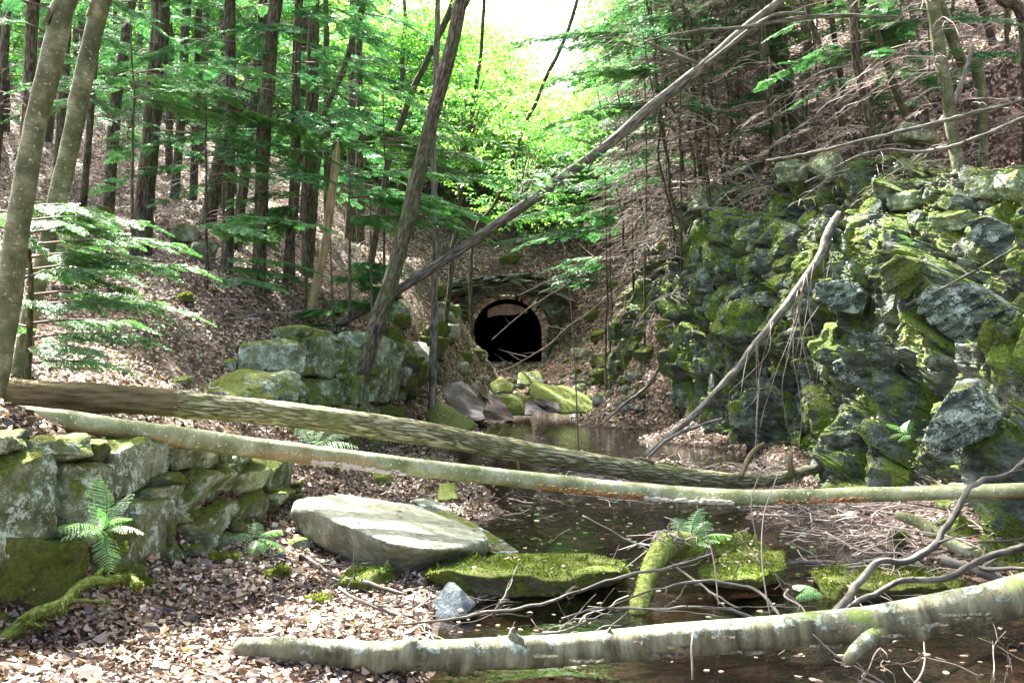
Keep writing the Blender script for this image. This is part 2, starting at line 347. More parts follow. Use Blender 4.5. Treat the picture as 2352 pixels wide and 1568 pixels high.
cps += [np.array(c, float) for c in [
 (-.75,5.2,.03),(-.62,6.8,.03),(-.3,8.1,.02),(-.22,10.4,.03),(-.45,12.3,.03),(-1.1,15.5,.03),(-.7,19,.03),(-.35,22.7,.03),(1.1,25,.04),(2.35,24,.05),(2.4,18.2,.04),(2.5,14.2,.03),
 (3.4,11.8,.05),(3.5,8.8,.04),(3.6,7.3,.02),(3.9,6,.02),(4,4,.05),
 (.3,5.5,-.22),(1.4,5,-.24),(1.2,7,-.24),(2.2,6.5,-.18),(.9,9,-.26),(1.5,11,-.22),(2.4,9,-.10),(2.6,11.2,-.06),(.9,13,-.2),(1.2,16,-.22),(1.1,20,-.2),(.9,23,-.15),(1.6,13.4,-.02),(2.0,15.5,.02),(1.9,14.3,.03),(2.2,12.4,.03),(2.5,10.2,.02),(2.8,7.6,-.12),
 (-.9,3,.3),(-2.5,3,.45),(1,2.5,-.1),(3.5,2.5,.3),(-1,-4,.6),(2,-4,.6),(-8,-4,2.5),(9,-4,4.5),
 (-2.95,5.3,1.22),(-2.75,6.3,1.08),(-2.45,7.4,.9),(-2.4,8.6,.78),(-2.5,9.6,.7),(-3.3,4,1.25),(-4.5,5,1.45),(-5.2,7,1.55),
 (-3.3,13.6,1.42),(-2.5,14.4,1.5),(-2.15,16.5,1.45),(-2.2,20,1.5),(-2.3,12.2,.35),(-1.75,13.4,.1),(-1.4,16,.08),(-1.35,20,.2),(-2.7,11.6,.7),
 (3.5,25,.3),(3.8,20,.26),(4.3,16.5,.2),(4.9,14,.25),(4.85,11,.28),(4.75,9.5,.4),(4.6,8,.5),(4.5,5,.5),
 (-14,5,3),(-20,20,8),(-30,40,15),(-40,80,22),(-16,60,15),(-10,80,17),(0,60,12.5),(0,85,15),(8,65,14),(12,90,18),(20,60,22),(30,40,26),(28,20,21),(16,10,13),(12,4,9.5),
 (40,80,30),(50,20,34),(-50,0,14),(0,130,18),(-60,130,26),(60,130,34)]]
cps = np.array(cps)
_A = cps[:, :2]; _n = len(_A)
_K = np.sqrt(((_A[:, None]-_A[None])**2).sum(-1)+.05); _Pm = np.column_stack([np.ones(_n), _A])
_S = np.block([[_K-np.eye(_n)*.03, _Pm], [_Pm.T, np.zeros((3, 3))]])
_w = np.linalg.solve(_S, np.concatenate([cps[:, 2], np.zeros(3)]))
def z0(x, y):
    x = np.asarray(x, float); y = np.asarray(y, float); q = np.stack([x.ravel(), y.ravel()], 1)
    out = np.empty(len(q))
    for i in range(0, len(q), 20000):
        s = q[i:i+20000]
        out[i:i+20000] = np.sqrt(((s[:, None]-_A[None])**2).sum(-1)+.05)@_w[:_n]+_w[_n]+s@_w[_n+1:]
    z = out.reshape(x.shape)
    am = np.clip((z-.15)*.35+.02*np.maximum(y-8, 0)*.4, .015, .35)
    pp = np.stack([x, y, x*0], -1)
    return z+am*fbm(pp*.55, 4, 3)*.6+.03*fbm(pp*2.7, 3, 8)*np.clip((z+.1)*3, .25, 1)
def axis(lo, a, b, hi, st, gr=1.09):
    v = list(np.arange(a, b, st)); s = st
    while v[-1] < hi: s *= gr; v.append(v[-1]+s)
    s = st
    while v[0] > lo: s *= gr; v.insert(0, v[0]-s)
    return np.array(v)
XS, YS = axis(-75, -7, 8, 80, .13), axis(-8, 3, 37, 140, .14)
gx, gy = np.meshgrid(XS, YS); GZ = z0(gx, gy)
_lim = 1.08+np.maximum(0, abs(gx+.16)-1.28)*1.5+.04*fbm(np.stack([gx, gy, gx*0], -1)*2, 3, 6)
_wx = np.interp(gy, [4.0, 5.4, 6.4, 7.9, 9.4], [-3.3, -2.82, -2.45, -2.12, -2.05])
_lw = np.interp(gy, [4, 5.4, 6.3, 7.8, 9.2], [.26, .27, .27, .24, .27])+np.maximum(0, _wx-gx)*4+.02*fbm(np.stack([gx, gy, gx*0], -1)*2, 3, 9)
GZ = np.where((gy > 3.5) & (gy < 9.4) & (gx < 0), np.minimum(GZ, _lw), GZ)
_wx = np.interp(gy, [12, 13.2, 14.3, 16.3, 20, 22], [-2.75, -2.7, -2.1, -1.65, -1.85, -1.9])
GZ = np.where((gy > 12) & (gy < 20), np.minimum(GZ, .16+np.maximum(0, _wx-gx)*4+np.maximum(0, 12.8-gy)*.6+np.maximum(0, gy-18)*.5), GZ)
GZ = np.where((gy > 29) & (gy < 33.9), np.minimum(GZ, _lim+np.maximum(0, 30.5-gy)), GZ)
def zat(x, y):
    x = np.asarray(x, float); y = np.asarray(y, float)
    i = np.clip(np.searchsorted(XS, x)-1, 0, len(XS)-2); j = np.clip(np.searchsorted(YS, y)-1, 0, len(YS)-2)
    fx = np.clip((x-XS[i])/(XS[i+1]-XS[i]), 0, 1); fy = np.clip((y-YS[j])/(YS[j+1]-YS[j]), 0, 1)
    return (GZ[j, i]*(1-fx)+GZ[j, i+1]*fx)*(1-fy)+(GZ[j+1, i]*(1-fx)+GZ[j+1, i+1]*fx)*fy
def G(px, py, d0=4.0):
    """first ground point met by the eye ray of a pixel"""
    d = np.arange(d0, 90, .05); x = (px-1176)/FP*d; z = HC+(784-py)/FP*d
    k = np.argmax(z <= zat(x, d)); return np.array([x[k], d[k], z[k]])
nx, ny = len(XS), len(YS)
V = np.stack([gx, gy, GZ], -1).reshape(-1, 3)
ii, jj = np.meshgrid(np.arange(nx-1), np.arange(ny-1)); b = (jj*nx+ii).ravel()
F = np.stack([b, b+1, b+nx+1, b+nx], 1)
c = V[F].mean(1); TX = -.16
hole = (np.abs(c[:, 0]-TX) < 1.3) & (c[:, 1] > 33.75) & (c[:, 1] < 35.6) & (c[:, 2] < 3.75)
mb = MB(); mb.add(V, F[~hole]); tag(mb.build('ground', M['ground']), kind='structure')
# tunnel floor
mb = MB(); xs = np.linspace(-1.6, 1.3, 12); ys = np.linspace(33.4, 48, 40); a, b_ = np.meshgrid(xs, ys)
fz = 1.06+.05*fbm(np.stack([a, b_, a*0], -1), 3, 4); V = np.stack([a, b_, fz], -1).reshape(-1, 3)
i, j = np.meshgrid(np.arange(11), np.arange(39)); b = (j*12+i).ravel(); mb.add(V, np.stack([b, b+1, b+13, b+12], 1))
tag(mb.build('tunnel_floor', M['tunneldark']), kind='structure')
# water
mb = MB(); xs = np.linspace(-3, 5.2, 60); ys = np.linspace(2.2, 27, 120); a, b_ = np.meshgrid(xs, ys)
V = np.stack([a, b_, a*0], -1).reshape(-1, 3); i, j = np.meshgrid(np.arange(59), np.arange(119)); b = (j*60+i).ravel()
mb.add(V, np.stack([b, b+1, b+61, b+60], 1)); tag(mb.build('pool_water', M['water']), kind='structure')
# ------------------------------------------------------------ rocks
_ico = {}
def ico(n):
    if n not in _ico:
        bm = bmesh.new(); bmesh.ops.create_icosphere(bm, subdivisions=n, radius=1)
        _ico[n] = (np.array([v.co[:] for v in bm.verts]), np.array([[v.index for v in f.verts] for f in bm.faces])); bm.free()
    return _ico[n]
def hullplanes(pts):
    bm = bmesh.new(); [bm.verts.new(p) for p in pts]; r = bmesh.ops.convex_hull(bm, input=bm.verts); bm.normal_update()
    N, D = [], []
    for f in bm.faces:
        n = np.array(f.normal[:])
        if np.linalg.norm(n) > .5: d = n@np.array(f.verts[0].co[:]); s = 1 if d > 0 else -1; N.append(n*s); D.append(d*s)
    bm.free(); return np.array(N), np.array(D)
def rockV(seed, half, sub=4, box=.9, K=9, pw=18, rough=.035, rot=None, jit=.18, strata=0):
    rs = np.random.default_rng(seed); n, F = ico(sub)
    N = np.vstack([np.eye(3), -np.eye(3)])+rs.normal(0, jit, (6, 3)); D = np.full(6, box)*rs.uniform(.9, 1.08, 6)
    R = rs.normal(0, 1, (K, 3)); N = np.vstack([N, R]); D = np.concatenate([D, rs.uniform(.98, 1.25, K)])
    N /= np.linalg.norm(N, axis=1)[:, None]
    q = np.maximum(n@N.T, 0)/D; r = (q**pw).sum(1)**(-1/pw)
    V = n*r[:, None]*np.asarray(half); h = float(np.mean(half))
    nn = n/np.asarray(half); nn /= np.linalg.norm(nn, axis=1)[:, None]
    V = V+nn*(fbm(V/h*1.3+seed*7.1, 5, seed % 50, .55)*rough*h*1.6)[:, None]
    w = np.abs(vnoise(V/h*np.array([1.2, 1.2, 4])+seed, seed % 31)); V = V-nn*(np.maximum(0, .12-w)*rough*h*6)[:, None]
    if strata:
        ly = np.floor((V[:, 2]/half[2]+.25*fbm(V/h*.7+seed, 2, 5))*strata).astype(int); rt = rs.uniform(-.13, .06, 200); V[:, :2] *= (1+rt[ly % 200])[:, None]
    if rot is not None: V = V@np.asarray(rot).T
    return V, F
def hullV(pts, seed=1, sub=5, pw=26, rough=.02, scale=1.0):
    pts = np.asarray(pts, float); c = (pts.min(0)+pts.max(0))/2*.5+pts.mean(0)*.5
    q = pts-c; S = (q.max(0)-q.min(0))/2; N, D = hullplanes([tuple(v) for v in q/S]); n, F = ico(sub)
    r = ((np.maximum(n@N.T, 0)/D)**pw).sum(1)**(-1/pw)
    V = n*r[:, None]*S; h = float(S.mean()); nn = n/S; nn /= np.linalg.norm(nn, axis=1)[:, None]
    V = V+nn*(fbm(V/h*1.5+seed*3.3, 6, seed, .55)*rough*h*1.6)[:, None]
    w = np.abs(vnoise(V/h*np.array([.8, .8, 3.])+seed, seed)); V = V-nn*(np.maximum(0, .08-w)*rough*h*5)[:, None]
    return V+c, F
def rotm(ax=0, ay=0, az=0):
    return np.array((Matrix.Rotation(math.radians(az), 3, 'Z')@Matrix.Rotation(math.radians(ay), 3, 'Y')@Matrix.Rotation(math.radians(ax), 3, 'X')))
def rock_box(name, box, d, depth, mat, seed, label=None, cat='rock', group=None, parent=None, tilt=0, az=0, ax=0, box_=.9, sub=4, rough=.035, K=9, sink=0):
    x0, x1, y0, y1 = box; c = P((x0+x1)/2, (y0+y1)/2, d); w, h = (x1-x0)/FP*d/2, (y1-y0)/FP*d/2
    V, F = rockV(seed, (w*1.06, depth/2, h*1.06+sink/2), sub, box_, K, rough=rough, rot=rotm(ax, tilt, az))
    c = c-np.array([0, 0, sink/2]); mb = MB(); mb.add(V+c, F)
    o = mb.build(name, M[mat], parent, origin=c if parent is None else None)
    if parent is None: tag(o, label, cat, group)
    return o
# ---- right cliff
BL = np.array([(3.0,27.5,.3),(3.0,25,.2),(3.27,20,.15),(3.78,16.5,.1),(4.43,14,.12),(4.35,11,.15),(4.25,9.5,.2),(4.1,8,.3),(3.9,6,.3),(3.9,3,.4)])
TL = np.array([(3.3,29.5,3.7),(3.7,27,4.1),(4.1,22,5.15),(4.8,19,5.0),(5.4,17,4.85),(5.9,14.5,4.2),(6.2,12,3.75),(6.3,10,3.6),(6.3,8,3.6),(6.3,3,3.8)])
def poly(Pp, n):
    q = cr(Pp, .15); L = np.concatenate([[0], np.cumsum(np.linalg.norm(np.diff(q, axis=0), axis=1))]); s = np.linspace(0, L[-1], n)
    return np.stack([np.interp(s, L, q[:, k]) for k in range(3)], 1)
def worley(p, seeds, chunk=8000):
    idx = np.empty(len(p), int); e = np.empty(len(p))
    for i in range(0, len(p), chunk):
        d = ((p[i:i+chunk, None]-seeds[None])**2).sum(-1); k = np.argpartition(d, 1, axis=1)[:, :2]
        dd = np.sqrt(np.take_along_axis(d, k, 1)); o = dd.argsort(1); k = np.take_along_axis(k, o, 1); dd = np.take_along_axis(dd, o, 1)
        idx[i:i+chunk] = k[:, 0]; e[i:i+chunk] = dd[:, 1]-dd[:, 0]
    return idx, e
ns, nt_ = 760, 240
A, B = poly(BL, ns), poly(TL, ns); tt = np.linspace(-.1, 1.28, nt_)
CV = A[:, None]*(1-tt)[None, :, None]+B[:, None]*tt[None, :, None]
over = np.maximum(tt-1, 0); CV[..., 2] = CV[..., 2]-over[None]*2.3*0+0
bul = np.sin(np.clip(tt, 0, 1)*math.pi)*.25
tang = np.gradient(A*.5+B*.5, axis=0); nrm = np.cross(tang, [0, 0, 1.]); nrm /= np.linalg.norm(nrm, axis=1)[:, None]
if nrm[:, 0].mean() > 0: nrm = -nrm
up = (B-A); up /= np.linalg.norm(up, axis=1)[:, None]; nf = np.cross(tang/np.linalg.norm(tang, axis=1)[:, None], up)
nf *= np.sign((nf*nrm).sum(1))[:, None]
CV = CV+nrm[:, None]*bul[None, :, None]
CV = CV-nrm[:, None]*(np.maximum(0, np.minimum(tt, 1)-.6)**1.3*1.9)[None, :, None]
CV[..., 2] += (.32*fbm(np.stack([A[:, 0], A[:, 1], A[:, 0]*0], -1)*.9, 4, 66))[:, None]*np.clip((tt-.4)/.6, 0, 1)[None]
top_in = np.where(tt > 1, (tt-1)/.28, 0)
CV[..., 0] += top_in[None]*.9; CV[..., 2] -= (top_in**1.5)[None]*1.3
p = CV.reshape(-1, 3); Rm = rotm(0, -32, 15)
ln = (p+.35*np.stack([fbm(p*.9, 3, 21), fbm(p*.9, 3, 22), fbm(p*.9, 3, 23)], 1))@Rm
NF = np.repeat(nf, nt_, 0); wsc = p+.35*np.stack([fbm(p*.9, 3, 21), fbm(p*.9, 3, 22), fbm(p*.9, 3, 23)], 1)
def cells(R_, levels):
    q = wsc@R_; out = np.zeros(len(p))
    for (sp, amp, til, ck, cw) in levels:
        sp = np.array(sp); base = p[rng.choice(len(p), min(2600, int(110/(sp.prod()**.55))), replace=False)]; sd = (base+rng.normal(0, .1, base.shape))@R_
        idx, e = worley(q/sp, sd/sp); h = rng.uniform(-1, 1, len(sd)); tv = rng.normal(0, 1, (len(sd), 3))
        out += amp*(h[idx]+til*(((q-sd[idx])/sp)*tv[idx]).sum(1))-ck*np.exp(-(e/cw)**2)
    return out
lay_ = cells(rotm(0, -32, 15), [((2.2, 1.8, .55), .46, .40, .42, .10), ((.8, .7, .17), .22, .34, .24, .10), ((.3, .3, .07), .07, .25, .07, .12)])
shd_ = cells(rotm(0, -12, 10), [((1.0, 1.0, 1.5), .36, .50, .42, .10), ((.34, .34, .6), .22, .45, .24, .11), ((.15, .15, .24), .08, .3, .07, .12)])
mk_ = np.clip((p[:, 1]+.8*fbm(p*.6, 2, 77)-12.5)/1.5, 0, 1); disp = lay_*(1-mk_)+shd_*mk_
def hollow(px, py, r, dep):
    sx = 1176+p[:, 0]/p[:, 1]*FP; sy = 784-(p[:, 2]-HC)/p[:, 1]*FP; c_ = p[np.argmin((sx-px)**2+(sy-py)**2)]
    return -dep*np.exp(-(((p-c_)/np.array(r))**2).sum(1))
disp = disp+hollow(2300, 1005, (.5, .5, .26), 1.5)+hollow(1905, 760, (.5, .6, .25), .9)+hollow(1955, 905, (.5, .55, .22), .9)+hollow(2060, 480, (.5, .7, .2), .8)+hollow(1790, 470, (.5, .8, .3), .7)+hollow(1500, 800, (.5, .9, .5), .6)
disp += .04*fbm(p*5, 5, 31, .65)
fade = np.clip((1.2-np.repeat(tt[None], ns, 0).ravel())/.25, .1, 1)
CVd = p+NF*(disp*fade+.12)[:, None]
b = (np.arange(ns-1)[:, None]*nt_+np.arange(nt_-1)[None]).ravel()
mb = MB(); mb.add(CVd, np.stack([b, b+1, b+nt_+1, b+nt_], 1)); 
# jutting pieces of the same bedrock
for k in range(120):
    i = rng.integers(ns*4//100, ns*76//100); j = rng.integers(8, 180); q = CVd.reshape(ns, nt_, 3)[i, j]
    s = rng.uniform(.09, .27)*(1 if q[1] < 20 else 1.2)
    Vr, Fr = rockV(1000+k, (s*1.5, s*1.2, s*.42) if q[1] < 14 else (s*.6, s*.7, s*1.0), 4, .9, 8, pw=70, rot=rotm(rng.normal(0, 10), (32 if q[1] < 14 else 8)+rng.normal(0, 12), rng.uniform(0, 60)), rough=.08, strata=3 if q[1] < 14 else 0)
    mb.add(Vr+q+nf[i]*s*.1, Fr)
tag(mb.build('rock_cliff', M['cliff'], smooth=False), kind='structure')
CLV = CVd.reshape(ns, nt_, 3)
def on_cliff(px, py):
    """nearest cliff surface point seen at a pixel"""
    q = CVd; sx = 1176+q[:, 0]/q[:, 1]*FP; sy = 784-(q[:, 2]-HC)/q[:, 1]*FP
    m_ = (sx-px)**2+(sy-py)**2; c_ = np.where(m_ < 14**2)[0]
    if not len(c_): return q[m_.argmin()]
    return q[c_[q[c_, 1].argmin()]]
# ---- large single slabs on the cliff
def slab_poly(out, mat, label, dep=.7, proud=.22, seed=1, ang=-32):
    cen = on_cliff(np.mean([q[0] for q in out]), np.mean([q[1] for q in out])); df = cen[1]-proud
    dd = [df+.25*((q[0]-out[0][0])/200*-1) for q in out]
    pts = [P(q[0], q[1], d_) for q, d_ in zip(out, dd)]+[P(q[0], q[1], d_)+np.array([dep*.55, dep, .05]) for q, d_ in zip(out, dd)]
    V, F = hullV(pts, seed, 6, 60, .03); c = V.mean(0); R_ = rotm(0, ang, 8); L_ = (V-c)@R_
    ly = np.floor(L_[:, 2]/.055+.6*fbm(L_*2.2, 3, seed)).astype(int); rt = np.random.default_rng(seed).uniform(-.14, .05, 400); L_[:, :2] *= (1+rt[ly % 400])[:, None]
    mb = MB(); mb.add(L_@R_.T, F); tag(mb.build('cliff_slab', M[mat], smooth=False), label, 'rock').location = c
for k, a in enumerate([
 ([(2175,648),(2235,650),(2420,770),(2420,870),(2300,800),(2200,725),(2165,690)], 'slab', 'long layered slab tilting down to the right, upper of the two big slabs at the cliff edge', .8, .35),
 ([(2098,690),(2130,655),(2190,665),(2275,760),(2270,815),(2240,820),(2150,755),(2105,720)], 'slab', 'lichen-spotted slab jutting left beneath the long tilted slab', .8, .4),
 ([(2130,975),(2180,900),(2230,890),(2300,960),(2290,1000),(2230,1010),(2190,1040),(2120,1010)], 'slab', 'dark layered slab overhanging the black hollow low on the cliff', .7, .4),
 ([(2115,1010),(2170,1005),(2215,1045),(2200,1085),(2150,1055)], 'slab', 'small pale-edged slab below the overhang at the cliff foot', .4, .35),
 ([(2215,505),(2270,495),(2420,560),(2420,645),(2300,595),(2225,560)], 'slab', 'broad flat ledge slab with leaves on top, high at the right edge', .9, .3),
 ([(2010,620),(2060,585),(2110,600),(2115,650),(2080,690),(2030,675)], 'mossdark', 'rounded mossy boulder bulging from the cliff above the tilted slabs', .6, .25),
 ([(1868,655),(1940,640),(1990,680),(1985,722),(1920,715),(1870,690)], 'slab', 'grey leaf-topped block beside the leaning bare pole', .6, .3),
 ([(1905,835),(1950,818),(2010,860),(2040,905),(1985,890),(1930,880)], 'slab', 'wedge of grey rock over a dark recess in mid cliff', .6, .3)]): slab_poly(*a, seed=900+k)
for (bx, dep, mat, til, az, ax, label) in [
 ((1730,1790,665,710), .5, 'rock', 5, 0, 0, 'small leaf-capped ledge stone sticking out left of the leaning pole'),
 ((1870,1935,345,420), .7, 'rock', 50, 30, 10, 'sunlit upright stone on the cliff top among dead twigs'),
 ((1790,1860,370,430), .7, 'rock', 10, 30, 0, 'grey block on the cliff top left of the sunlit upright stone'),
 ((1590,1650,420,500), .7, 'rock', 10, 30, 0, 'pale mossy corner block at the far left end of the cliff top'),
 ((1680,1760,365,405), .8, 'rock', -5, 30, 0, 'flat pale rock on the cliff rim under thin stems'),
 ((2050,2110,440,490), .6, 'rock', 15, 30, 0, 'squarish stone beneath the pale leaning trunk on the slope'),
 ((2235,2300,395,470), .6, 'rock', 20, 20, 0, 'big grey stone half under leaves near the right edge of the slope'),
 ((2290,2400,400,465), .8, 'rock', 25, 0, 0, 'sunlit stone at the right edge above the ledge slab'),
 ((2160,2215,480,530), .6, 'rock', -20, 20, 0, 'tilted squarish stone beneath the foot of the spotted trunk')]:
    q = on_cliff((bx[0]+bx[1])/2, (bx[2]+bx[3])/2); d = q[1]-.05 if bx[0] > 1000 else q[1]
    w, h = (bx[1]-bx[0])/FP*d/2, (bx[3]-bx[2])/FP*d/2; s_ = hash(label) % 1000
    Vr, Fr = rockV(int(bx[0]+bx[2]), (w, dep/2, h*.85), 5, .86, 9, pw=70, rot=rotm(ax, til, az), rough=.07, jit=.14, strata=5)
    c = P((bx[0]+bx[1])/2, (bx[2]+bx[3])/2, d+dep*.15); mb = MB(); mb.add(Vr+c, Fr)
    tag(mb.build('cliff_slab', M[mat], origin=c), label, 'rock')
# ------------------------------------------------------------ dry stone walls
def wall(name, line, blocks, label, mats, seed):
    """line: (x,y) foot line; a pixel's ray meets the vertical face through it"""
    L = np.array(line, float); root = None; org = np.array([L[:, 0].mean(), L[:, 1].mean(), .1]); root = empty(name, org)
    tag(root, label, 'stone wall')
    def hit(px):
        k = (px-1176)/FP
        for a, b in zip(L[:-1], L[1:]):
            da = a[0]-k*a[1]; db = b[0]-k*b[1]
            if da*db <= 0 and da != db: s = da/(da-db); return a+(b-a)*s, (b-a)/np.linalg.norm(b-a)
        e, f = (L[0], L[1]) if abs(L[0][0]-k*L[0][1]) < abs(L[-1][0]-k*L[-1][1]) else (L[-1], L[-2])
        a, b = (e, f); v = (b-a)/np.linalg.norm(b-a); s = (k*a[1]-a[0])/(v[0]-k*v[1]); return a+v*s, (L[1]-L[0])/np.linalg.norm(L[1]-L[0]) if e is L[0] else (L[-1]-L[-2])/np.linalg.norm(L[-1]-L[-2])
    for n, bl in enumerate(blocks):
        (x0, x1, y0, y1), mi = bl[0], bl[1]; rot = bl[2] if len(bl) > 2 else 0; push = bl[3] if len(bl) > 3 else 0
        a, _ = hit(x0); b, _ = hit(x1); m_, v = hit((x0+x1)/2); c2 = (a+b)/2; w = np.linalg.norm(b-a)/2
        d = c2[1]; za, zb = HC+(784-y1)/FP*d, HC+(784-y0)/FP*d; v = (b-a)/(2*w)
        nrm = np.array([v[1], -v[0]]);
        if nrm@np.array([0, -1]) < 0 and abs(v[0]) > .5: nrm = -nrm
        if abs(v[0]) <= .5 and nrm[0] < 0: nrm = -nrm
        dep = max(.3, min(.75, w*1.4)); h = (zb-za)/2
        rg = np.random.default_rng(seed*7+n); Rz = np.array([[v[0], -nrm[0], 0], [v[1], -nrm[1], 0], [0, 0, 1.]])@rotm(rg.normal(0, 3), rot+rg.normal(0, 3), rg.normal(0, 5))
        Vr, Fr = rockV(seed+n, (w*1.07, dep/2, h*1.07), 5, .92, 7, pw=60, rot=Rz, rough=.07, jit=.17)
        batter = .10*(za+h)
        c = np.array([c2[0], c2[1], za+h]); c[:2] -= nrm*(dep/2+batter-push)
        mb = MB(); mb.add(Vr+c-org, Fr); mb.build('stone_block', M[mats[mi]], root)
        for e_ in range(2 if w*h > .02 else 0):
            sz = rg.uniform(.04, .10); s2 = rg.choice([-1, 1]); Vr, Fr = rockV(seed*3+n*5+e_, (sz*1.3, sz, sz*.7), 3, .85, 8, pw=40, rot=Rz, rough=.08)
            cc = c.copy(); cc[:2] += v*w*s2*rg.uniform(.7, 1.05); cc[2] -= h*rg.uniform(.6, 1.1); cc[:2] += nrm*(dep/2-sz*.6)
            mb = MB(); mb.add(Vr+cc-org, Fr); mb.build('chock_stone', M[mats[min(len(mats)-1, rg.integers(1, 3))]], root)
    return root
wall('stone_wall', [(-3.0,4.6),(-2.75,5.4),(-2.36,6.4),(-2.02,7.9),(-1.95,9.4)], [
 ((-20,178,1048,1300),0,6,.05),((178,300,1062,1235),0),((-30,130,1003,1050),0),((120,250,1008,1066),0,4,.03),((240,300,1012,1062),2),
 ((300,442,1005,1138),0,-3),((440,560,1015,1060),0,4),((392,486,1096,1128),2),((370,440,1120,1162),0,0,.03),((442,655,1052,1166),0,5,.02),((640,710,1062,1142),1,3),
 ((292,405,1148,1292),0,-4,.05),((398,448,1152,1255),1),((440,480,1158,1198),0),((452,560,1165,1240),0,-8,.06),((556,632,1138,1215),1,6),((630,700,1130,1170),1),
 ((-20,238,1228,1425),2,4,.04),((236,304,1205,1315),2),((468,560,1232,1292),1,0,.03),((560,610,1200,1250),2),((300,345,1290,1350),2,0,.02),((350,410,1285,1325),1,0,.02),((405,470,1250,1300),1),((560,650,1040,1062),0)],
 'big mossy block wall low on the left, with a fern growing from it', ['rock', 'rockdark', 'mossdark'], 300)
wall('stone_wall', [(-3.75,10.9),(-2.9,11.6),(-2.3,13.2),(-1.75,14.6)], [
 ((320,420,955,1010),0,3),((410,520,962,1040),0),((515,600,945,1050),0),((600,665,960,1040),0),((660,740,985,1050),1),((545,700,870,935),0,-12,.1),((560,640,930,965),1)],
 'low course of grey blocks between the two long fallen logs and the bank', ['rock', 'rockdark'], 400)
wall('stone_wall', [(-3.55,12.9),(-2.75,13.3),(-2.05,14.3),(-1.55,16.3),(-1.75,20)], [
 ((568,722,778,872),0,-2,.12),((716,812,768,868),1,4,.02),((700,790,752,778),1,0,.0),((806,864,800,872),1),((690,756,868,932),1,3),((752,830,866,932),1,-4),((826,878,852,930),1,5),
 ((700,770,930,1000),2),((765,840,928,1000),1),((836,900,925,990),1,4),((862,952,772,852),0,6,.1),((876,940,848,925),1,-5,.04),((898,950,920,985),2),((944,980,790,870),1),((940,985,866,930),2,6),((946,990,928,985),1),
 ((800,862,985,1040),2),((858,920,985,1035),1),((915,975,980,1020),2),((978,1002,880,960),1),((980,1004,820,880),2)],
 'tall mossy block wall at mid left, under the leaning mossy tree', ['rock', 'rockdark', 'mossdark'], 500)
# ------------------------------------------------------------ boulders by the pool
def hull_px(name, pts, mat, label, seed, sub=5, rough=.02, pw=26, cat='boulder'):
    V, F = hullV([P(*q) for q in pts], seed, sub, pw, rough); c = V.mean(0); mb = MB(); mb.add(V, F)
    return tag(mb.build(name, M[mat], origin=c), label, cat)
hull_px('boulder', [(664,1172,8.25),(675,1150,8.35),(690,1140,8.7),(717,1166,7.95),(783,1199,7.6),(860,1232,7.3),(905,1250,7.15),(1011,1262,7.3),(1060,1262,7.6),(1125,1238,8.2),(770,1133,9.4),(955,1158,9.3),(1115,1222,8.7),(700,1238,8.05),(668,1195,8.3),(790,1292,8.0),(872,1322,7.6),(940,1320,7.55),(990,1302,7.6),(1120,1274,8.15),(800,1290,8.8),(1100,1275,8.8)], 'rockpale', 'large pale angular boulder with a bright flat top beside the pool', 3, 6, .016, 80)
hull_px('boulder', [(963,1312,7.35),(975,1322,7.1),(1010,1318,7.0),(1100,1325,6.85),(1300,1325,6.85),(1430,1308,7.2),(1010,1352,7.15),(1100,1368,7.0),(1300,1372,7.0),(1420,1345,7.35),(1452,1310,7.6),(1440,1290,7.9),(1350,1270,8.3),(1180,1268,8.3),(1050,1283,8.0),(1000,1362,7.5),(1400,1362,7.7),(1200,1345,7.0)], 'moss', 'long low slab covered in bright green moss, lying in the water', 5, 6, .045, 40)
hull_px('boulder', [(1030,1335,6.75),(1045,1337,6.8),(985,1395,6.6),(1000,1425,6.45),(1060,1420,6.4),(1095,1388,6.6),(1070,1365,6.9),(990,1400,7.0),(1060,1352,6.6)], 'blue', 'pointed blue-grey stone standing in the water in front of the mossy slab', 7, 5, .02, 40)
hull_px('boulder', [(1640,1250,8.3),(1700,1221,8.9),(1770,1258,8.6),(1765,1272,8.2),(1645,1274,8.2),(1690,1275,8.1),(1730,1262,9.2),(1650,1250,9.1)], 'moss', 'small mossy mound of rock at the back of the pair in the pool', 9)
hull_px('boulder', [(1600,1305,7.3),(1700,1268,7.9),(1800,1265,8.0),(1806,1300,7.7),(1802,1305,7.3),(1800,1335,7.3),(1720,1335,6.95),(1640,1330,7.05),(1720,1356,7.05),(1650,1350,7.15),(1605,1330,7.25),(1790,1345,7.8),(1620,1340,7.9)], 'moss', 'wedge-shaped yellow-green mossy rock in the middle of the right pool', 11, 5, .045, 40)
hull_px('boulder', [(1860,1312,7.5),(1940,1285,8.1),(2080,1292,8.1),(2210,1335,7.4),(2205,1345,7.0),(2150,1355,6.8),(2040,1352,6.75),(1930,1345,6.8),(2215,1360,7.15),(2150,1385,6.95),(2040,1392,6.9),(1920,1392,6.9),(1865,1330,7.3),(2200,1350,7.9),(1880,1350,8.0)], 'moss', 'broad mossy rock strewn with leaves behind the lichened log', 13, 6, .055, 40)
hull_px('boulder', [(945,1145,10.2),(990,1140,10.3),(1100,1225,9.0),(1205,1270,8.3),(1130,1275,8.2),(960,1160,9.8),(1200,1285,8.3),(950,1180,10.4),(1130,1265,9.0)], 'slab', 'long thin slate slab sloping into the water behind the pale boulder', 15, 5, .02, 30)
hull_px('boulder', [(1008,1110,10.8),(1045,1108,10.9),(1055,1150,10.6),(1005,1152,10.5),(1012,1115,11.1),(1048,1145,11.1)], 'rockdark', 'small upright mossy stone on the leafy spit behind the smooth log', 17, 4, .03)
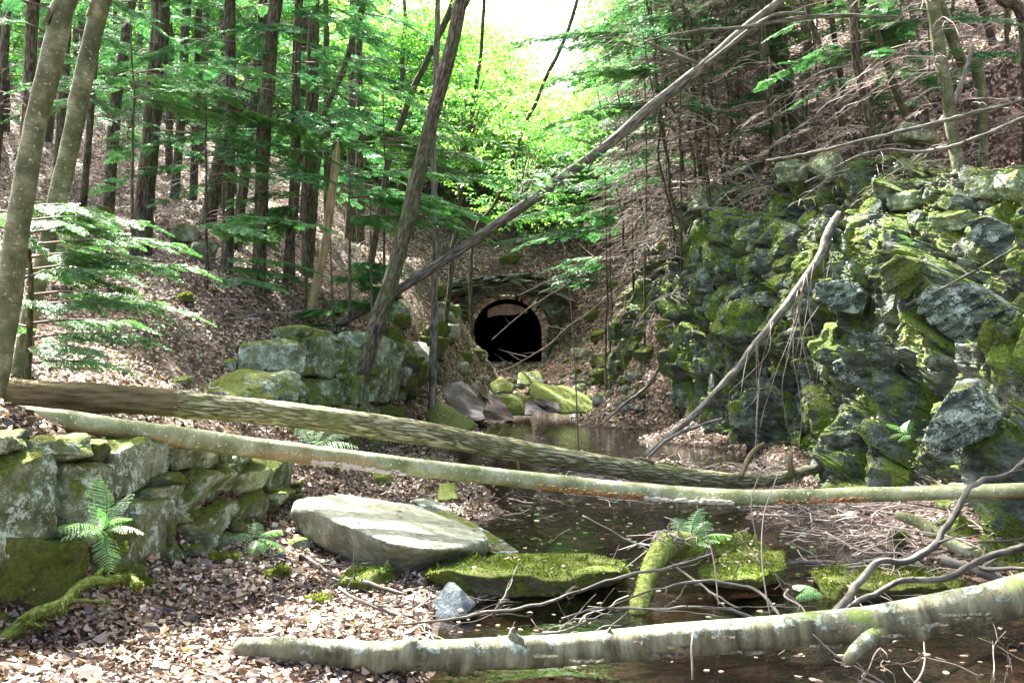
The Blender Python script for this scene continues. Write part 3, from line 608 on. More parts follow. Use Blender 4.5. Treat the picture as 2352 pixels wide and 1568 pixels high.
hull_px('boulder', [(972,955,17.2),(1010,920,17.8),(1040,935,17.6),(1100,975,16.8),(1080,990,16.6),(990,985,16.5),(1000,985,18),(1090,985,17.5)], 'mossdark', 'sloping mossy boulder at the foot of the thin pale trunk', 19, 5, .04)
hull_px('boulder', [(1210,882,23.4),(1225,876,24.2),(1300,884,24.6),(1345,905,24.4),(1382,940,23.6),(1370,950,22.8),(1290,950,22.6),(1225,920,22.8),(1212,900,23),(1360,948,24.5),(1240,940,24.4)], 'moss', 'big tilted slab with bright moss at the far end of the pool', 21, 5, .025, 30)
hull_px('boulder', [(1118,908,23.2),(1200,902,23.6),(1222,915,23.2),(1225,952,22.9),(1130,956,22.9),(1115,930,23),(1140,912,24.5),(1215,950,24.4)], 'mossdark', 'moss-topped dark block between the steel sheets and the tilted slab', 23, 5, .03)
hull_px('boulder', [(0,1530,5.25),(120,1512,5.45),(230,1530,5.25),(250,1568,4.95),(120,1620,4.7),(-40,1610,4.8),(-40,1550,5.1),(200,1600,4.7)], 'rock', 'flat pale stone at the lower left corner of the leaf litter', 25, 5, .02)
hull_px('boulder', [(1190,855,27.5),(1240,850,28),(1250,885,27.3),(1185,890,27),(1200,858,28.4),(1245,880,28)], 'rock', 'squarish yellow-grey block on the rubble in front of the tunnel mouth', 27, 4)
hull_px('boulder', [(1125,880,25.5),(1150,862,25.8),(1185,885,25.3),(1180,905,25),(1125,905,25),(1150,890,26.2)], 'rock', 'pale angular block leaning on the rubble above the rusty steel', 29, 4)
hull_px('boulder', [(1040,850,28),(1085,856,28),(1082,880,27.5),(1030,872,27.5),(1060,862,28.6),(1045,878,28.2)], 'rock', 'lone grey block on the rubble at the left of the tunnel mouth', 31, 4)
hull_px('boulder', [(1400,745+60,27),(1470,790,26),(1490,850,25.4),(1420,870,25.6),(1395,840,26.5),(1450,820,27.5)], 'rockdark', 'large dark mossy boulder at the foot of the far cliff', 33, 5, .04)
for (x0,x1,y0,y1,mat,lb) in [(2040,2100,1225,1260,'mossdark','small mossy stone on the right bank beside the twig heap'),
 (1500,1560,1065,1085,'moss','little moss cushion stone behind the rough-barked log'),
 (850,905,1088,1112,'rockdark','dark block resting on the spit just below the smooth log'),
 (480,545,1272,1300,'mossdark','low mossy stone at the foot of the block wall'),
 (610,660,1270,1292,'blue','grey flat stone in the leaves left of the pale boulder'),
 (560,620,1255,1275,'blue','thin bluish stone lying in the leaf litter near the small fern'),
 (600,665,1302,1338,'mossdark','mossy brick-sized stone in the leaf litter'),
 (640,720,1235,1262,'rock','grey stone half buried beside the pale boulder'),
 (750,900,1318,1355,'mossdark','flat mossy stone under the front edge of the pale boulder'),
 (700,760,1370,1392,'moss','bright moss-capped stone in the litter left of the water'),
 (320,360,1330,1352,'moss','bright moss cushion at the wall foot'),
 (2320,2400,1290,1350,'moss','mossy stone at the right edge behind the lichened log'),
 (1660,1700,978,1000,'moss','small bright mossy stone at the foot of the cliff'),
 (375,455,868,895,'rock','pale flat stone in the leaf litter just above the rough log'),
 (500,560,825,850,'rockdark','low dark stone left of the tall mossy wall'),
 (395,460,515,555,'rock','grey boulder on the left slope between the hemlock trunks'),
 (430,500,555,600,'rock','second grey boulder lower on the left slope, beside the trunks'),
 (405,445,675,697,'mossdark','mossy stone in the leaf litter on the left bank'),
 (740,790,690,720,'rock','pale rock behind the snapped trunk'),
 (560,600,850,870,'rock','small stone lying in leaves left of the wall'),
 (200,260,475,520,'rockdark','dark stone on the slope behind the second pale trunk'),
 (1140,1200,588,604,'mossdark','green mossy ledge rock on the hillside above the tunnel'),
 (2050,2150,290,330,'rock','pale flat rock among leaves high on the right slope')]:
    q = G((x0+x1)/2, y1) if x0 < 1490 or y0 > 900 else on_cliff((x0+x1)/2, (y0+y1)/2); d = q[1]
    w, h = (x1-x0)/FP*d/2, (y1-y0)/FP*d/2; s_ = int(x0*3+y0)
    Vr, Fr = rockV(s_, (w, w*.8, max(h*1.15, w*.35)), 4, .8, 8, rough=.05, rot=rotm(0, rng.normal(0, 6), rng.uniform(0, 90)))
    c = P((x0+x1)/2, (y0+y1)/2, d+w*.4); mb = MB(); mb.add(Vr+c, Fr); tag(mb.build('rock', M[mat], origin=c), lb, 'rock')
for k in range(44):
    lf_ = k < 24
    px, py = (rng.uniform(850, 1050), rng.uniform(660, 880)) if lf_ else (rng.uniform(1330, 1500), rng.uniform(650, 900)); q = G(px, py); s = rng.uniform(.14, .42)*(1 if lf_ else .8)
    if q[1] < 13 or q[1] > 34: continue
    Vr, Fr = rockV(2600+k, (s, s*.8, s*.6), 4, .88, 8, pw=45, rough=.08, rot=rotm(rng.normal(0, 12), rng.normal(0, 12), rng.uniform(0, 180))); mb = MB(); mb.add(Vr, Fr)
    tag(mb.build('rock', M['mossdark' if k % 3 else 'rubble'], origin=(0, 0, 0)), 'mossy rock stepping down the bank between the tall mossy wall and the tunnel' if lf_ else 'dark rock half buried in leaves on the bank right of the tunnel', 'rock', 'rocks on the bank left of the tunnel' if lf_ else 'rocks on the bank right of the tunnel').location = q+[0, 0, s*.15]
# rubble on the talus before the tunnel (nothing tells these apart)
protos = []
for k in range(6):
    V, F = rockV(700+k, (1, .8, .62), 3, .85, 9, rough=.05); mb = MB(); mb.add(V, F); protos.append(mb.mesh('rubble_stone', M['rubble'] if k < 4 else M['mossdark'], smooth=True))
n = 0
while n < 230:
    px, py = rng.uniform(985, 1480), rng.uniform(770, 945)
    q = G(px, py)
    if q[1] < 19 or q[1] > 33.4 or q[2] < .06: continue
    s = rng.uniform(.05, .13)*(1.9 if rng.random() < .16 else 1)
    if px > 1230 and py < 840: s *= .7
    o = link('rubble_stone', protos[rng.integers(6)], None, q+[0, 0, s*.2], Quaternion(Vector(rng.normal(0, 1, 3)).normalized(), rng.uniform(0, 1.2))@Quaternion((0, 0, 1), rng.uniform(0, 6.28)), s)
    tag(o, 'loose grey stone in the rubble spilling down from the tunnel mouth', 'stone', 'rubble stones below the tunnel mouth'); n += 1
# ------------------------------------------------------------ tunnel portal
tp = empty('tunnel_portal', (TX, 33.9, 1.1)); tag(tp, 'old arched brick tunnel mouth, dark inside, under a ledge of rock', 'tunnel')
org = np.array([TX, 33.9, 1.1]); R0, ZS = 1.17, 2.08
mb = MB()
for ring in range(2):
    r1 = R0+ring*.14; nb = 50+ring*6
    for k in range(nb):
        a0 = math.pi*(k+.03)/nb; a1 = math.pi*(k+.97)/nb; ro = r1+.125+rng.uniform(-.012, .012); f0 = 33.88+ring*.03+rng.uniform(-.025, .025)
        if rng.random() < (.02, .10)[ring]: continue
        pts = [(TX+rr*math.cos(a), yy, ZS+rr*math.sin(a)) for yy in (f0, f0+.3) for rr, a in ((r1, a0), (ro, a0), (ro, a1), (r1, a1))]
        mb.add(np.array(pts)-org, np.array([[0, 1, 2, 3], [7, 6, 5, 4], [0, 4, 5, 1], [1, 5, 6, 2], [2, 6, 7, 3], [3, 7, 4, 0]]), rng.random())
for sx in (-1, 1):
    for k in range(12):
        z = 1.12+k*.08
        for c_ in range(2):
            xa = TX+sx*(R0+.005+c_*.135); xb = xa+sx*.125; f0 = 33.88+rng.uniform(-.03, .03)
            xx = sorted((xa, xb)); pts = [(x_, y_, z_) for x_ in xx for y_ in (f0, f0+.3) for z_ in (z, z+.068)]
            mb.add(np.array(pts)-org, np.array([[0, 1, 3, 2], [4, 6, 7, 5], [0, 4, 5, 1], [2, 3, 7, 6], [0, 2, 6, 4], [1, 5, 7, 3]]), rng.random())
mb.build('brick_arch', M['brick'], tp, smooth=False)
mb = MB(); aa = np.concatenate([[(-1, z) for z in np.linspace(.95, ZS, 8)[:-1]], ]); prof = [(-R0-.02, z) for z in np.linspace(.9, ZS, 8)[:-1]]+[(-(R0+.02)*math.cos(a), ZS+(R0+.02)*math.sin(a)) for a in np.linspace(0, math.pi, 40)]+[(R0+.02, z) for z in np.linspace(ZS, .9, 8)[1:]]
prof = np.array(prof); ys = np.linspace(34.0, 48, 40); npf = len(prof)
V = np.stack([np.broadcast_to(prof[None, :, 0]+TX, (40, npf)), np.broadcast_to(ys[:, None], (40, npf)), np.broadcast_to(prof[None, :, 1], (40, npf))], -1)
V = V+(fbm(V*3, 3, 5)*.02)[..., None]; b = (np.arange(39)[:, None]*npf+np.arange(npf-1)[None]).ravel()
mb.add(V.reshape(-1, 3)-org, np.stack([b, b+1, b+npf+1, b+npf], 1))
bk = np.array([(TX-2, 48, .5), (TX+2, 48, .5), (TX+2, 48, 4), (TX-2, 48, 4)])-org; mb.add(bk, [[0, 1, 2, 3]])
mb.build('tunnel_lining', M['tunneldark'], tp)
# rock face round the arch
mb = MB(); na, nr = 150, 46; th = np.linspace(-.55, math.pi+.55, na)
rr = R0+.27+np.linspace(0, 1, nr)**1.2*1.5; Aa, Rr = np.meshgrid(th, rr, indexing='ij')
X = TX+Rr*np.cos(Aa)*1.08; Z = ZS+Rr*np.sin(Aa)*.9; t_ = (Rr-R0-.27)/1.5; Z = ZS+(Z-ZS)*(1-.24*t_)
Z = np.where(Aa < 0, np.minimum(Z, ZS), Z)
pp = np.stack([X*1.2, X*0, Z*6], -1); lay = np.abs(vnoise(pp, 3))
Y = 33.86-.10*np.clip(t_*4, 0, 1)+t_*.7-.40*np.exp(-((Z-3.72-.1*np.sin(X*2))/.16)**2)*(np.abs(X-TX) < 2.3)-.22*lay+.12*fbm(np.stack([X*2, Y*0 if False else X*0, Z*3], -1), 4, 9)
V = np.stack([X, Y, Z], -1).reshape(-1, 3); b = (np.arange(na-1)[:, None]*nr+np.arange(nr-1)[None]).ravel()
mb.add(V-org, np.stack([b, b+1, b+nr+1, b+nr], 1)); mb.build('headwall', M['slate'], tp, smooth=False)
# thin slate layers making the ledge above
for k in range(34):
    a = rng.uniform(-1, 1); s = rng.uniform(.25, .6); zc = 3.72-.35*a*a+rng.uniform(-.18, .32); xx = TX+a*2.1-.15
    V, F = rockV(800+k, (s, .32, rng.uniform(.03, .07)), 4, .88, 8, rot=rotm(rng.normal(0, 4), (a*18)+rng.normal(0, 5), rng.normal(0, 15)), rough=.05)
    mb = MB(); mb.add(V+np.array([xx, 33.62+rng.uniform(-.12, .25), zc])-org, F); mb.build('slate_layer', M['slate'], tp)
# remnant of a hanging panel
mb = MB(); xs = np.linspace(1120, 1211, 30); top = 698+14*((xs-1166)/46)**2; bot = 727-8*(xs-1120)/91+1.5*np.sin(xs*.13)+rng.normal(0, .7, 30)
pts = [P(x, y, 34.5) for x, y in zip(xs, top)]+[P(x, y, 34.5) for x, y in zip(xs, bot)]; pts = np.array(pts); back = pts+[0, .09, 0]
V = np.vstack([pts, back])-org; F = [[i, i+30, i+31, i+1] for i in range(29)]+[[60+i, 61+i, 91+i, 90+i] for i in range(29)]+[[i, i+1, 61+i, 60+i] for i in range(29)]+[[30+i, 90+i, 91+i, 31+i] for i in range(29)]+[[0, 60, 90, 30], [29, 59, 119, 89]]
mb.add(V, np.array(F)); mb.build('hanging_panel', M['concrete'], tp, smooth=False)
# masonry stump at the left jamb
for (x0, x1, y0, y1, k) in [(1068,1092,768,797,1),(1070,1096,797,812,2),(1072,1092,812,832,3),(1048,1070,770,800,4),(1040,1072,800,822,5),(1030,1058,745,772,6),(1050,1078,745,768,7)]:
    rock_box('jamb_stone', (x0, x1, y0, y1), 33.5, .5, 'rubble', 880+k, parent=tp, sub=3); 
for o in [c for c in tp.children if c.name.startswith('jamb_stone')]: o.location = [-v for v in org]
# rusty steel
def plate(mbx, pts, th=.035, nrm=(0, 1, .2)):
    p_ = np.array([P(*q) for q in pts]); n_ = np.array(nrm, float); n_ /= np.linalg.norm(n_); k = len(p_)
    V = np.vstack([p_, p_+n_*th]); F = [list(range(k))]; mbx.add(V, [np.array(F)[:, ::-1], np.array([[k+i for i in range(k)]]), np.array([[i, (i+1) % k, k+(i+1) % k, k+i] for i in range(k)])])
mb = MB()
plate(mb, [(1090,882,21.2),(1112,905,20.8),(1122,925,20.5),(1125,960,20.2),(1108,950,20.3),(1112,925,20.7)], nrm=(1, .4, 0))
plate(mb, [(1122,922,20.6),(1140,940,20.2),(1180,965,19.8),(1118,964,19.8),(1108,948,20.2)])
plate(mb, [(1125,905,21.6),(1150,915,21.8),(1165,940,21.7),(1182,962,20.4),(1150,960,20.2),(1124,930,20.8)])
plate(mb, [(1085,880,21.3),(1116,896,20.8),(1126,918,20.5),(1110,912,20.7)])
tag(mb.build('steel_wreck', M['rust'], smooth=False, origin=P(1130, 940, 20.5)), 'dark rusty bent steel box wreck half in the water at the far pool end', 'scrap metal')
mb = MB()
gxx = np.linspace(0, 1, 16); gyy = np.linspace(0, 1, 10)
c00, c10, c11, c01 = P(1006, 908, 22), P(1075, 890, 23), P(1140, 950, 20.6), P(1060, 962, 20.3)
S = np.array([[(c00*(1-u)+c10*u)*(1-v)+(c01*(1-u)+c11*u)*v+np.array([0, 0, .13*math.sin(u*3.1)*(1-v)+.08*math.sin(v*4+u*2)]) for u in gxx] for v in gyy]).reshape(-1, 3)
b = (np.arange(9)[:, None]*16+np.arange(15)[None]).ravel(); Fq = np.stack([b, b+1, b+17, b+16], 1); mb.add(np.vstack([S, S-[0, 0, .03]]), [Fq, Fq[:, ::-1]+160])
tag(mb.build('steel_sheet', M['sheet'], origin=P(1070, 930, 21)), 'curled grey steel sheet sagging on the far left shore', 'scrap metal')
mb = MB(); plate(mb, [(1208,922,21.9),(1232,918,22),(1284,925,22),(1285,945,21.4),(1270,948,21.4),(1205,952,21.2)]); plate(mb, [(1225,917,21.8),(1256,916,21.8),(1252,935,21.5)])
tag(mb.build('steel_sheet', M['sheet'], smooth=False, origin=P(1245, 935, 21.7)), 'small bent steel sheet leaning against the bright moss slab', 'scrap metal')
# ------------------------------------------------------------ fallen logs and bare poles
def Q(rows):   # rows (px, py, d, width px) -> path, radii
    a = np.array([P(r[0], r[1], r[2]) for r in rows]); return a, np.array([r[3]/FP*r[2]/2 for r in rows])
def limb(name, rows, mat, label, cat, sides=16, step=.06, wob=.0, ridge=.02, knots=0, seed=1, stubs=(), group=None, world=False, nr=9, flare=0, tw=None):
    tw = (6 if cat == 'branch' and wob < .05 and rows[0][2] < 14 else 0) if tw is None else tw
    p, r = (np.array([q[:3] for q in rows], float), np.array([q[3] for q in rows])) if world else Q(rows)
    o0 = p[len(p)//2]; mb = MB(); pp_, rr_ = tube(mb, p-o0, r, sides, step, wob, ridge, nr, knots, seed, flare=flare, hf=.007 if cat == 'branch' else 0)
    rt = np.random.default_rng(seed+500)
    for k in range(tw):
        i = rt.integers(len(pp_)//8, len(pp_)-1); t_ = pp_[min(i+1, len(pp_)-1)]-pp_[i-1]; t_ /= np.linalg.norm(t_)+1e-9; e = t_*.7+rt.normal(0, .6, 3); e[2] = abs(e[2])*.6; L_ = rt.uniform(.08, .38)*(2 if rows[0][2] > 14 else 1)
        q_ = np.array([pp_[i], pp_[i]+e*L_*.5, pp_[i]+e*L_+rt.normal(0, .03, 3)]); tube(mb, q_, [rr_[i]*.5, rr_[i]*.35, .0015], 5, .04, rnd=.5, hf=.008)
    ob = mb.build(name, M[mat], None); ob.location = o0
    for k, st in enumerate(stubs):
        sp, sr = Q(st); m2 = MB(); tube(m2, sp-o0, sr, 8, .04, .01, .05, seed=seed+k+3); m2.build('broken_branch', M[mat], ob)
    return tag(ob, label, cat, group)
def log_a():
    return limb('fallen_log', [(-330,885,5.9,72.2),(-60,903,6.8,72.2),(200,912,7.3,67.1),(400,925,7.7,61.9),(700,957,8.4,55.0),(1000,1000,9.2,51.6),(1250,1046,9.9,48.2),(1480,1082,10.6,44.7),(1640,1100,11.1,37.8),(1740,1104,11.4,32.7),(1810,1094,11.6,27.5),(1870,1078,11.8,20.6),(1945,1080,12.0,12.9)], 'rough',
     'long fallen log with deeply furrowed bark, upper of the two spanning the picture', 'fallen log', sides=36, step=.03, ridge=.06, knots=16, seed=3, nr=14,
     stubs=[[(1185,1040,9.7,9),(1190,1075,9.6,6),(1195,1090,9.6,3)], [(1820,1092,11.6,22),(1815,1070,11.5,14),(1816,1040,11.5,12)], [(1700,1095,11.2,14),(1728,1040,11.3,12),(1755,1018,11.4,9)], [(1500,1065,10.6,14),(1470,1052,10.6,8)]])
log_a()
limb('fallen_log', [(-200,905,6.3,46.0),(0,948,6.45,46.0),(150,965,6.6,46.0),(300,987,6.8,46.0),(600,1030,7.4,46.0),(900,1066,8.0,42.3),(1200,1101,8.6,39.6),(1500,1131,8.6,37.7),(1700,1141,8.4,35.0),(2000,1135,7.9,33.1),(2352,1125,7.2,34.0),(2650,1112,6.8,33.1)], 'smooth',
 'long smooth greenish-barked fallen log, lower of the two spanning the picture', 'fallen log', sides=28, step=.05, ridge=.015, knots=10, seed=8)
lc = limb('fallen_log', [(540,1492,5.12,30),(556,1489,5.12,50),(700,1496,5.16,60.5),(850,1504,5.22,63.8),(1000,1504,5.28,65.5),(1150,1500,5.36,70.6),(1300,1492,5.44,70.6),(1500,1474,5.4,73.9),(1800,1450,5.35,77.3),(2000,1432,5.3,82.3),(2200,1398,5.25,87.4),(2352,1366,5.2,94.1),(2600,1300,5.1,99.1)], 'lichen',
 'thick foreground log crusted with pale lichen, lying across the water', 'fallen log', sides=40, step=.025, ridge=.03, knots=12, seed=12, nr=7,
 stubs=[[(2030,1452,5.25,60),(1992,1482,5.16,40),(1968,1500,5.1,30),(1948,1516,5.05,27)], [(1195,1490,5.37,50),(1180,1462,5.36,26),(1178,1446,5.36,12),(1182,1440,5.36,4)], [(1392,1480,5.42,40),(1398,1450,5.40,14),(1402,1440,5.4,4)]])
# peeling bark flakes on the foreground log
rs = np.random.default_rng(4)
for k in range(22):
    px = rs.uniform(720, 2300); d = np.interp(px, [560,1150,1500,2352], [5.12,5.36,5.4,5.2]); py = np.interp(px, [560,1000,1500,2000,2352], [1492,1504,1474,1432,1366]); rw = np.interp(px, [560,1500,2352], [66,88,112])/2/FP*d
    an = rs.uniform(-.9, .5); c = P(px, py, d)+np.array([0, -math.cos(an)*rw*1.01, math.sin(an)*rw*1.01]); L_ = rs.uniform(.02, .11); n_ = 9; u = np.linspace(-1, 1, n_)
    dw = np.array([0, -.25-.75*max(0, math.sin(an)), -1.0]); top = np.stack([c[0]+u*L_, c[1]+0*u, c[2]+.003*rs.normal(0, 1, n_)], 1); ln_ = (.006+.012*rs.random(n_)*(1-u*u))[:, None]; bot = top+ln_*dw+np.array([0, -.007, 0]); thk = np.array([0, .003, .002])
    i = np.arange(n_-1); f = np.stack([i, i+n_, i+n_+1, i+1], 1); mb = MB(); mb.add(np.vstack([top, bot, top+thk, bot+thk])-np.array(lc.location), np.vstack([f, f[:, ::-1]+2*n_])); mb.build('bark_flake', M['hem'], lc)
# shelf fungus rows under the smooth log
lb = [o for o in bpy.data.objects if o.get('label', '').startswith('long smooth')][0]
for (a_, b_, name, col, n_) in [(720,930,'white_fungus',(.62,.58,.52),110),(1480,1680,'white_fungus',(.66,.60,.50),110),(1240,1480,'brown_fungus',(.42,.20,.07),150),(1780,2080,'brown_fungus',(.40,.19,.08),120)]:
    m, nt, out = newmat(name); t = NT(nt); finish(t, out, t.mix(t.noise(t.n('NewGeometry').outputs['Position'], 40), col, tuple(c*.7 for c in col)), .8); mb = MB()
    for k in range(n_):
        px = rs.uniform(a_, b_); d = np.interp(px, [600,900,1200,1500,2000], [7.4,8,8.6,8.6,7.9]); py = np.interp(px, [600,900,1200,1500,1700,2000], [1030,1066,1101,1131,1141,1135]); rp = np.interp(px, [600,900,1500,2000], [23,21,19,16.5])
        an = rs.uniform(-1.15, -.25) if name[0] == 'b' else rs.uniform(-1.2, -.45); rw = rp/FP*d
        c = P(px, py, d)+np.array([0, -math.cos(an)*rw, math.sin(an)*rw]); V, F = ico(1); s = rs.uniform(.008, .02)*(1.35 if name[0] == 'w' else .8)
        mb.add(V*[s*1.4, s, s*.55]+c-np.array(lb.location), F)
    mb.build(name, m, lb)
limb('leaning_pole', [(1478,1047,12.6,11.8),(1560,985,13.2,14.1),(1620,925,13.6,15.5),(1700,832,14.2,17.0),(1780,735,14.6,18.5),(1850,640,15.0,20.0),(1885,585,15.2,20.7),(1905,530,15.4,22.2),(1928,490,15.6,15)], 'dead',
 'bare grey pole leaning from the water edge up against the right cliff', 'dead tree', sides=14, step=.08, wob=.03, ridge=.03, knots=8, seed=21)
dt = limb('leaning_dead_tree', [(745,768,17.2,15.4),(800,732,17.2,18.2),(900,675,17.1,20.3),(1000,613,17,21.0),(1200,474,16.8,22.4),(1400,328,16.6,23.8),(1500,240,16.5,24.5),(1600,165,16.4,23.1),(1700,76,16.3,20.3),(1790,5,16.2,17.5),(1850,-50,16.1,14.0),(1950,-160,16.0,10.5)], 'dead',
 'long dead trunk leaning diagonally from the left wall up to the top right', 'dead tree', sides=18, step=.1, wob=.012, ridge=.03, knots=14, seed=23,
 stubs=[[(1620,150,16.3,12),(1760,45,16.0,10),(1850,30,15.8,8)], [(1610,150,16.4,10),(1480,95+0,16.4,5)], [(1545,200,16.5,8),(1480,250,16.5,3)], [(1380,330,16.6,8),(1350,390,16.5,3)]])
limb('dead_branch', [(1905,1424,5.45,19.7),(1940,1380,5.6,18.0),(1985,1320,5.8,16.4),(2012,1290,5.9,13.9),(2080,1287,6.0,15.6),(2132,1263,6.1,16.4),(2165,1220,6.2,15.6),(2190,1185,6.3,14.8),(2208,1142,6.4,13.1),(2245,1108,6.5,12.3),(2300,1097,6.6,11.5),(2340,1070,6.7,9.8),(2420,1020,6.8,8.2)], 'dead',
 'pale crooked branch rising from behind the lichened log towards the right edge', 'branch', 12, .03, .01, .03, 6, 31)
limb('dead_branch', [(1640,1448,5.7,9.0),(1720,1425,5.8,10.7),(1780,1420,5.9,11.5),(1850,1428,5.9,11.5),(1920,1412,6.0,12.3),(1995,1372,6.2,13.1),(2080,1338,6.4,13.9),(2160,1332,6.5,14.8),(2220,1305,6.6,14.8),(2290,1272,6.7,16.4),(2420,1235,6.9,19.7)], 'dead',
 'dark winding branch lying over the mossy rocks behind the lichened log', 'branch', 12, .03, .012, .03, 6, 33)
limb('dead_branch', [(840,1436,6.0,4.1),(940,1434,6.05,5.7),(1050,1422,6.1,6.6),(1130,1405,6.15,6.6),(1250,1385,6.2,7.4),(1360,1345,6.35,7.4),(1440,1320,6.5,7.4),(1530,1305,6.6,6.6),(1640,1270,6.8,4.9)], 'dead',
 'long thin bare branch curving over the pool from the pointed stone to the mossy stump', 'branch', 8, .03, .01, 0, 0, 35)
limb('dead_branch', [(1290,1418,6.0,4.1),(1370,1400,6.0,4.9),(1480,1398,6.0,5.7),(1600,1394,6.0,6.6),(1680,1402,6.0,7.4),(1760,1425,5.95,8.2),(1850,1440,5.9,6.6)], 'dead',
 'bare branch lying flat just above the water behind the lichened log', 'branch', 8, .03, .01, 0, 0, 37)
limb('dead_branch', [(1390,1400,6.3,3.3),(1440,1375,6.4,4.1),(1530,1350,6.5,5.7),(1610,1338,6.6,6.6),(1690,1345,6.6,6.6),(1745,1365,6.5,7.4),(1790,1408,6.2,8.2)], 'dead',
 'bowed bare branch arching in front of the mossy stump', 'branch', 8, .03, .01, 0, 0, 39)
limb('dead_branch', [(1340,1185,7.6,3),(1430,1235,7.4,4),(1520,1280,7.2,5),(1620,1350,6.9,6),(1700,1400,6.6,4)], 'dead', 'thin straight stick slanting down to the mossy stump', 'branch', 6, .05, .01, 0, 0, 41)
limb('dead_branch', [(1770,1295,7.7,9),(1880,1290,7.9,11),(1990,1288,8.0,12),(2080,1284,8.1,8)], 'dead', 'dark waterlogged stick lying level beside the wedge-shaped mossy rock', 'branch', 8, .05, .01, .02, 2, 43)
limb('dead_branch', [(2055,1180,8.3,20),(2120,1205,8.2,28),(2170,1240,8.0,26),(2215,1262,7.9,24),(2290,1278,7.8,18),(2352,1300,7.7,12)], 'smooth', 'moss-flecked bough lying in the twig heap on the right', 'branch', 12, .05, .02, .04, 4, 45)
limb('dead_branch', [(2160,1283,7.2,22),(2230,1308,7.1,22),(2290,1330,7.0,20),(2380,1360,6.9,18)], 'dead', 'short dark round bough beside the moss at the right edge', 'branch', 12, .05, .01, .04, 3, 47)
limb('dead_branch', [(0,1478,5.25,34),(60,1425,5.35,32),(140,1385,5.5,28),(190,1345,5.6,24),(250,1335,5.7,20),(300,1330,5.8,19),(318,1345,5.75,22)], 'mossy', 'moss-covered root curving along the foot of the block wall', 'branch', 14, .03, .01, .06, 8, 49)
limb('dead_branch', [(455,690,16.5,8),(480,715,15.8,9),(500,735,15.2,10),(512,765,14.6,9)], 'dead', 'short bare crooked stick standing in leaves on the left bank', 'branch', 7, .05, .02, 0, 2, 51)
limb('dead_branch', [(1400,968,24,4),(1450,900,23.5,6),(1500,870,23,6),(1520,830,22.8,4)], 'dead', 'thin stick leaning on the right bank near the bright moss slab', 'branch', 6, .06, .02, 0, 0, 53)
for rows, lb_ in [([(1380,975,19,5),(1440,925,19.5,7),(1490,880,20,8),(1530,820,20,5)], 'dark bent stick on the right bank beyond the bare pole'),
  ([(1490,1046,12.5,7),(1540,1005,12.6,9),(1590,985,12.6,9),(1660,960,12.7,4)], 'forked pale stick at the base of the leaning pole'),
  ([(1000,860,30,4),(1050,905,28,5),(1090,925,27,4)], 'thin stick on the rubble left of the tunnel'),
  ([(700,1275,7.4,9),(790,1330,7.0,11),(860,1345,6.9,11),(930,1365,6.8,8)], 'dark wet stick under the front of the pale boulder'),
  ([(780,1350,6.6,8),(850,1385,6.4,10),(935,1415,6.2,9)], 'dark stick pointing to the pointed blue stone'),
  ([(1130,1415,6.3,9),(1160,1375,6.3,8),(1165,1355,6.3,3)], 'short broken stick poking from the water by the blue stone'),
  ([(1250,1455,6.0,8),(1350,1425,6.0,5)], 'small stick floating before the long mossy slab'),
  ([(2235,110,16,10),(2180,260,15.5,14),(2120,300,15,10)], 'broken branch hanging on the upper right slope'),
  ([(2352,230,14,8),(2150,280,14,10),(1960,330,14,8),(1760,370,14,5)], 'long dark branch sweeping in from the right edge across the slope'),
  ([(2352,270,13,7),(2230,320,13,9),(2130,345,13,8),(2000,350,13,5),(1850,420,13,3)], 'lower bowed branch sweeping in from the right edge'),
  ([(1480,95,16.5,4),(1600,70,16.2,7),(1750,55,16,10),(1900,35,15.8,11),(2060,40,15.6,7)], 'dark branch crossing behind the top of the leaning dead trunk'),
  ([(2352,560,11,5),(2200,640,11.2,7),(2080,700,11.6,5)], 'thin branch hanging over the big tilted slabs')]:
    limb('dead_branch', rows, 'dead', lb_, 'branch', 7, .06, .02, 0, 1, 60+int(rows[0][0]) % 97)
for rows, lb_ in [([(1560,560,27,4),(1450,640,27.5,5),(1350,720,28,5),(1260,790,28.5,4),(1200,830,29,3),(1080,880,29,2)], 'bare dead branch hanging across the right of the tunnel mouth'),
  ([(1480,520,27,4),(1380,600,28,4.5),(1290,660,29,4),(1200,720,29.5,3),(1130,780,30,2)], 'upper bare branch reaching over the tunnel mouth from the right'),
  ([(1420,560,28,5),(1330,620,29,5),(1240,655,30,4),(1190,680,30.5,3)], 'pale dry branch with curled twig tips hanging at the arch top')]:
    limb('dead_branch', rows, 'twig', lb_, 'branch', 6, .1, .04, 0, 0, 140+int(rows[0][0]) % 97, tw=16)
# mossy stump lying in the pool with its root tangle
st = limb('mossy_stump', [(1462,1418,6.6,34),(1475,1375,6.75,40),(1492,1320,6.95,44),(1515,1270,7.2,50),(1550,1248,7.4,56),(1600,1262,7.5,60),(1625,1275,7.5,40)], 'mossy', 'mossy broken stump with a root tangle leaning in the pool', 'stump', 20, .03, .01, .08, 8, 71)
mb = MB(); o0 = np.array(st.location); rs = np.random.default_rng(8)
for k in range(34):
    a = P(rs.uniform(1500, 1590), rs.uniform(1235, 1262), 7.3+rs.uniform(-.1, .15)); d_ = np.array([rs.normal(-.1, .9), rs.normal(0, .5), rs.uniform(-.1, 1)]); d_ /= np.linalg.norm(d_); L_ = rs.uniform(.1, .3)
    p_ = np.array([a, a+d_*L_*.5, a+d_*L_+[rs.normal(0, .06), 0, -.08]]); tube(mb, p_-o0, [.007, .005, .002], 4, .04, rnd=rs.uniform(.4, 1))
mb.build('root_tangle', M['twig'], st)
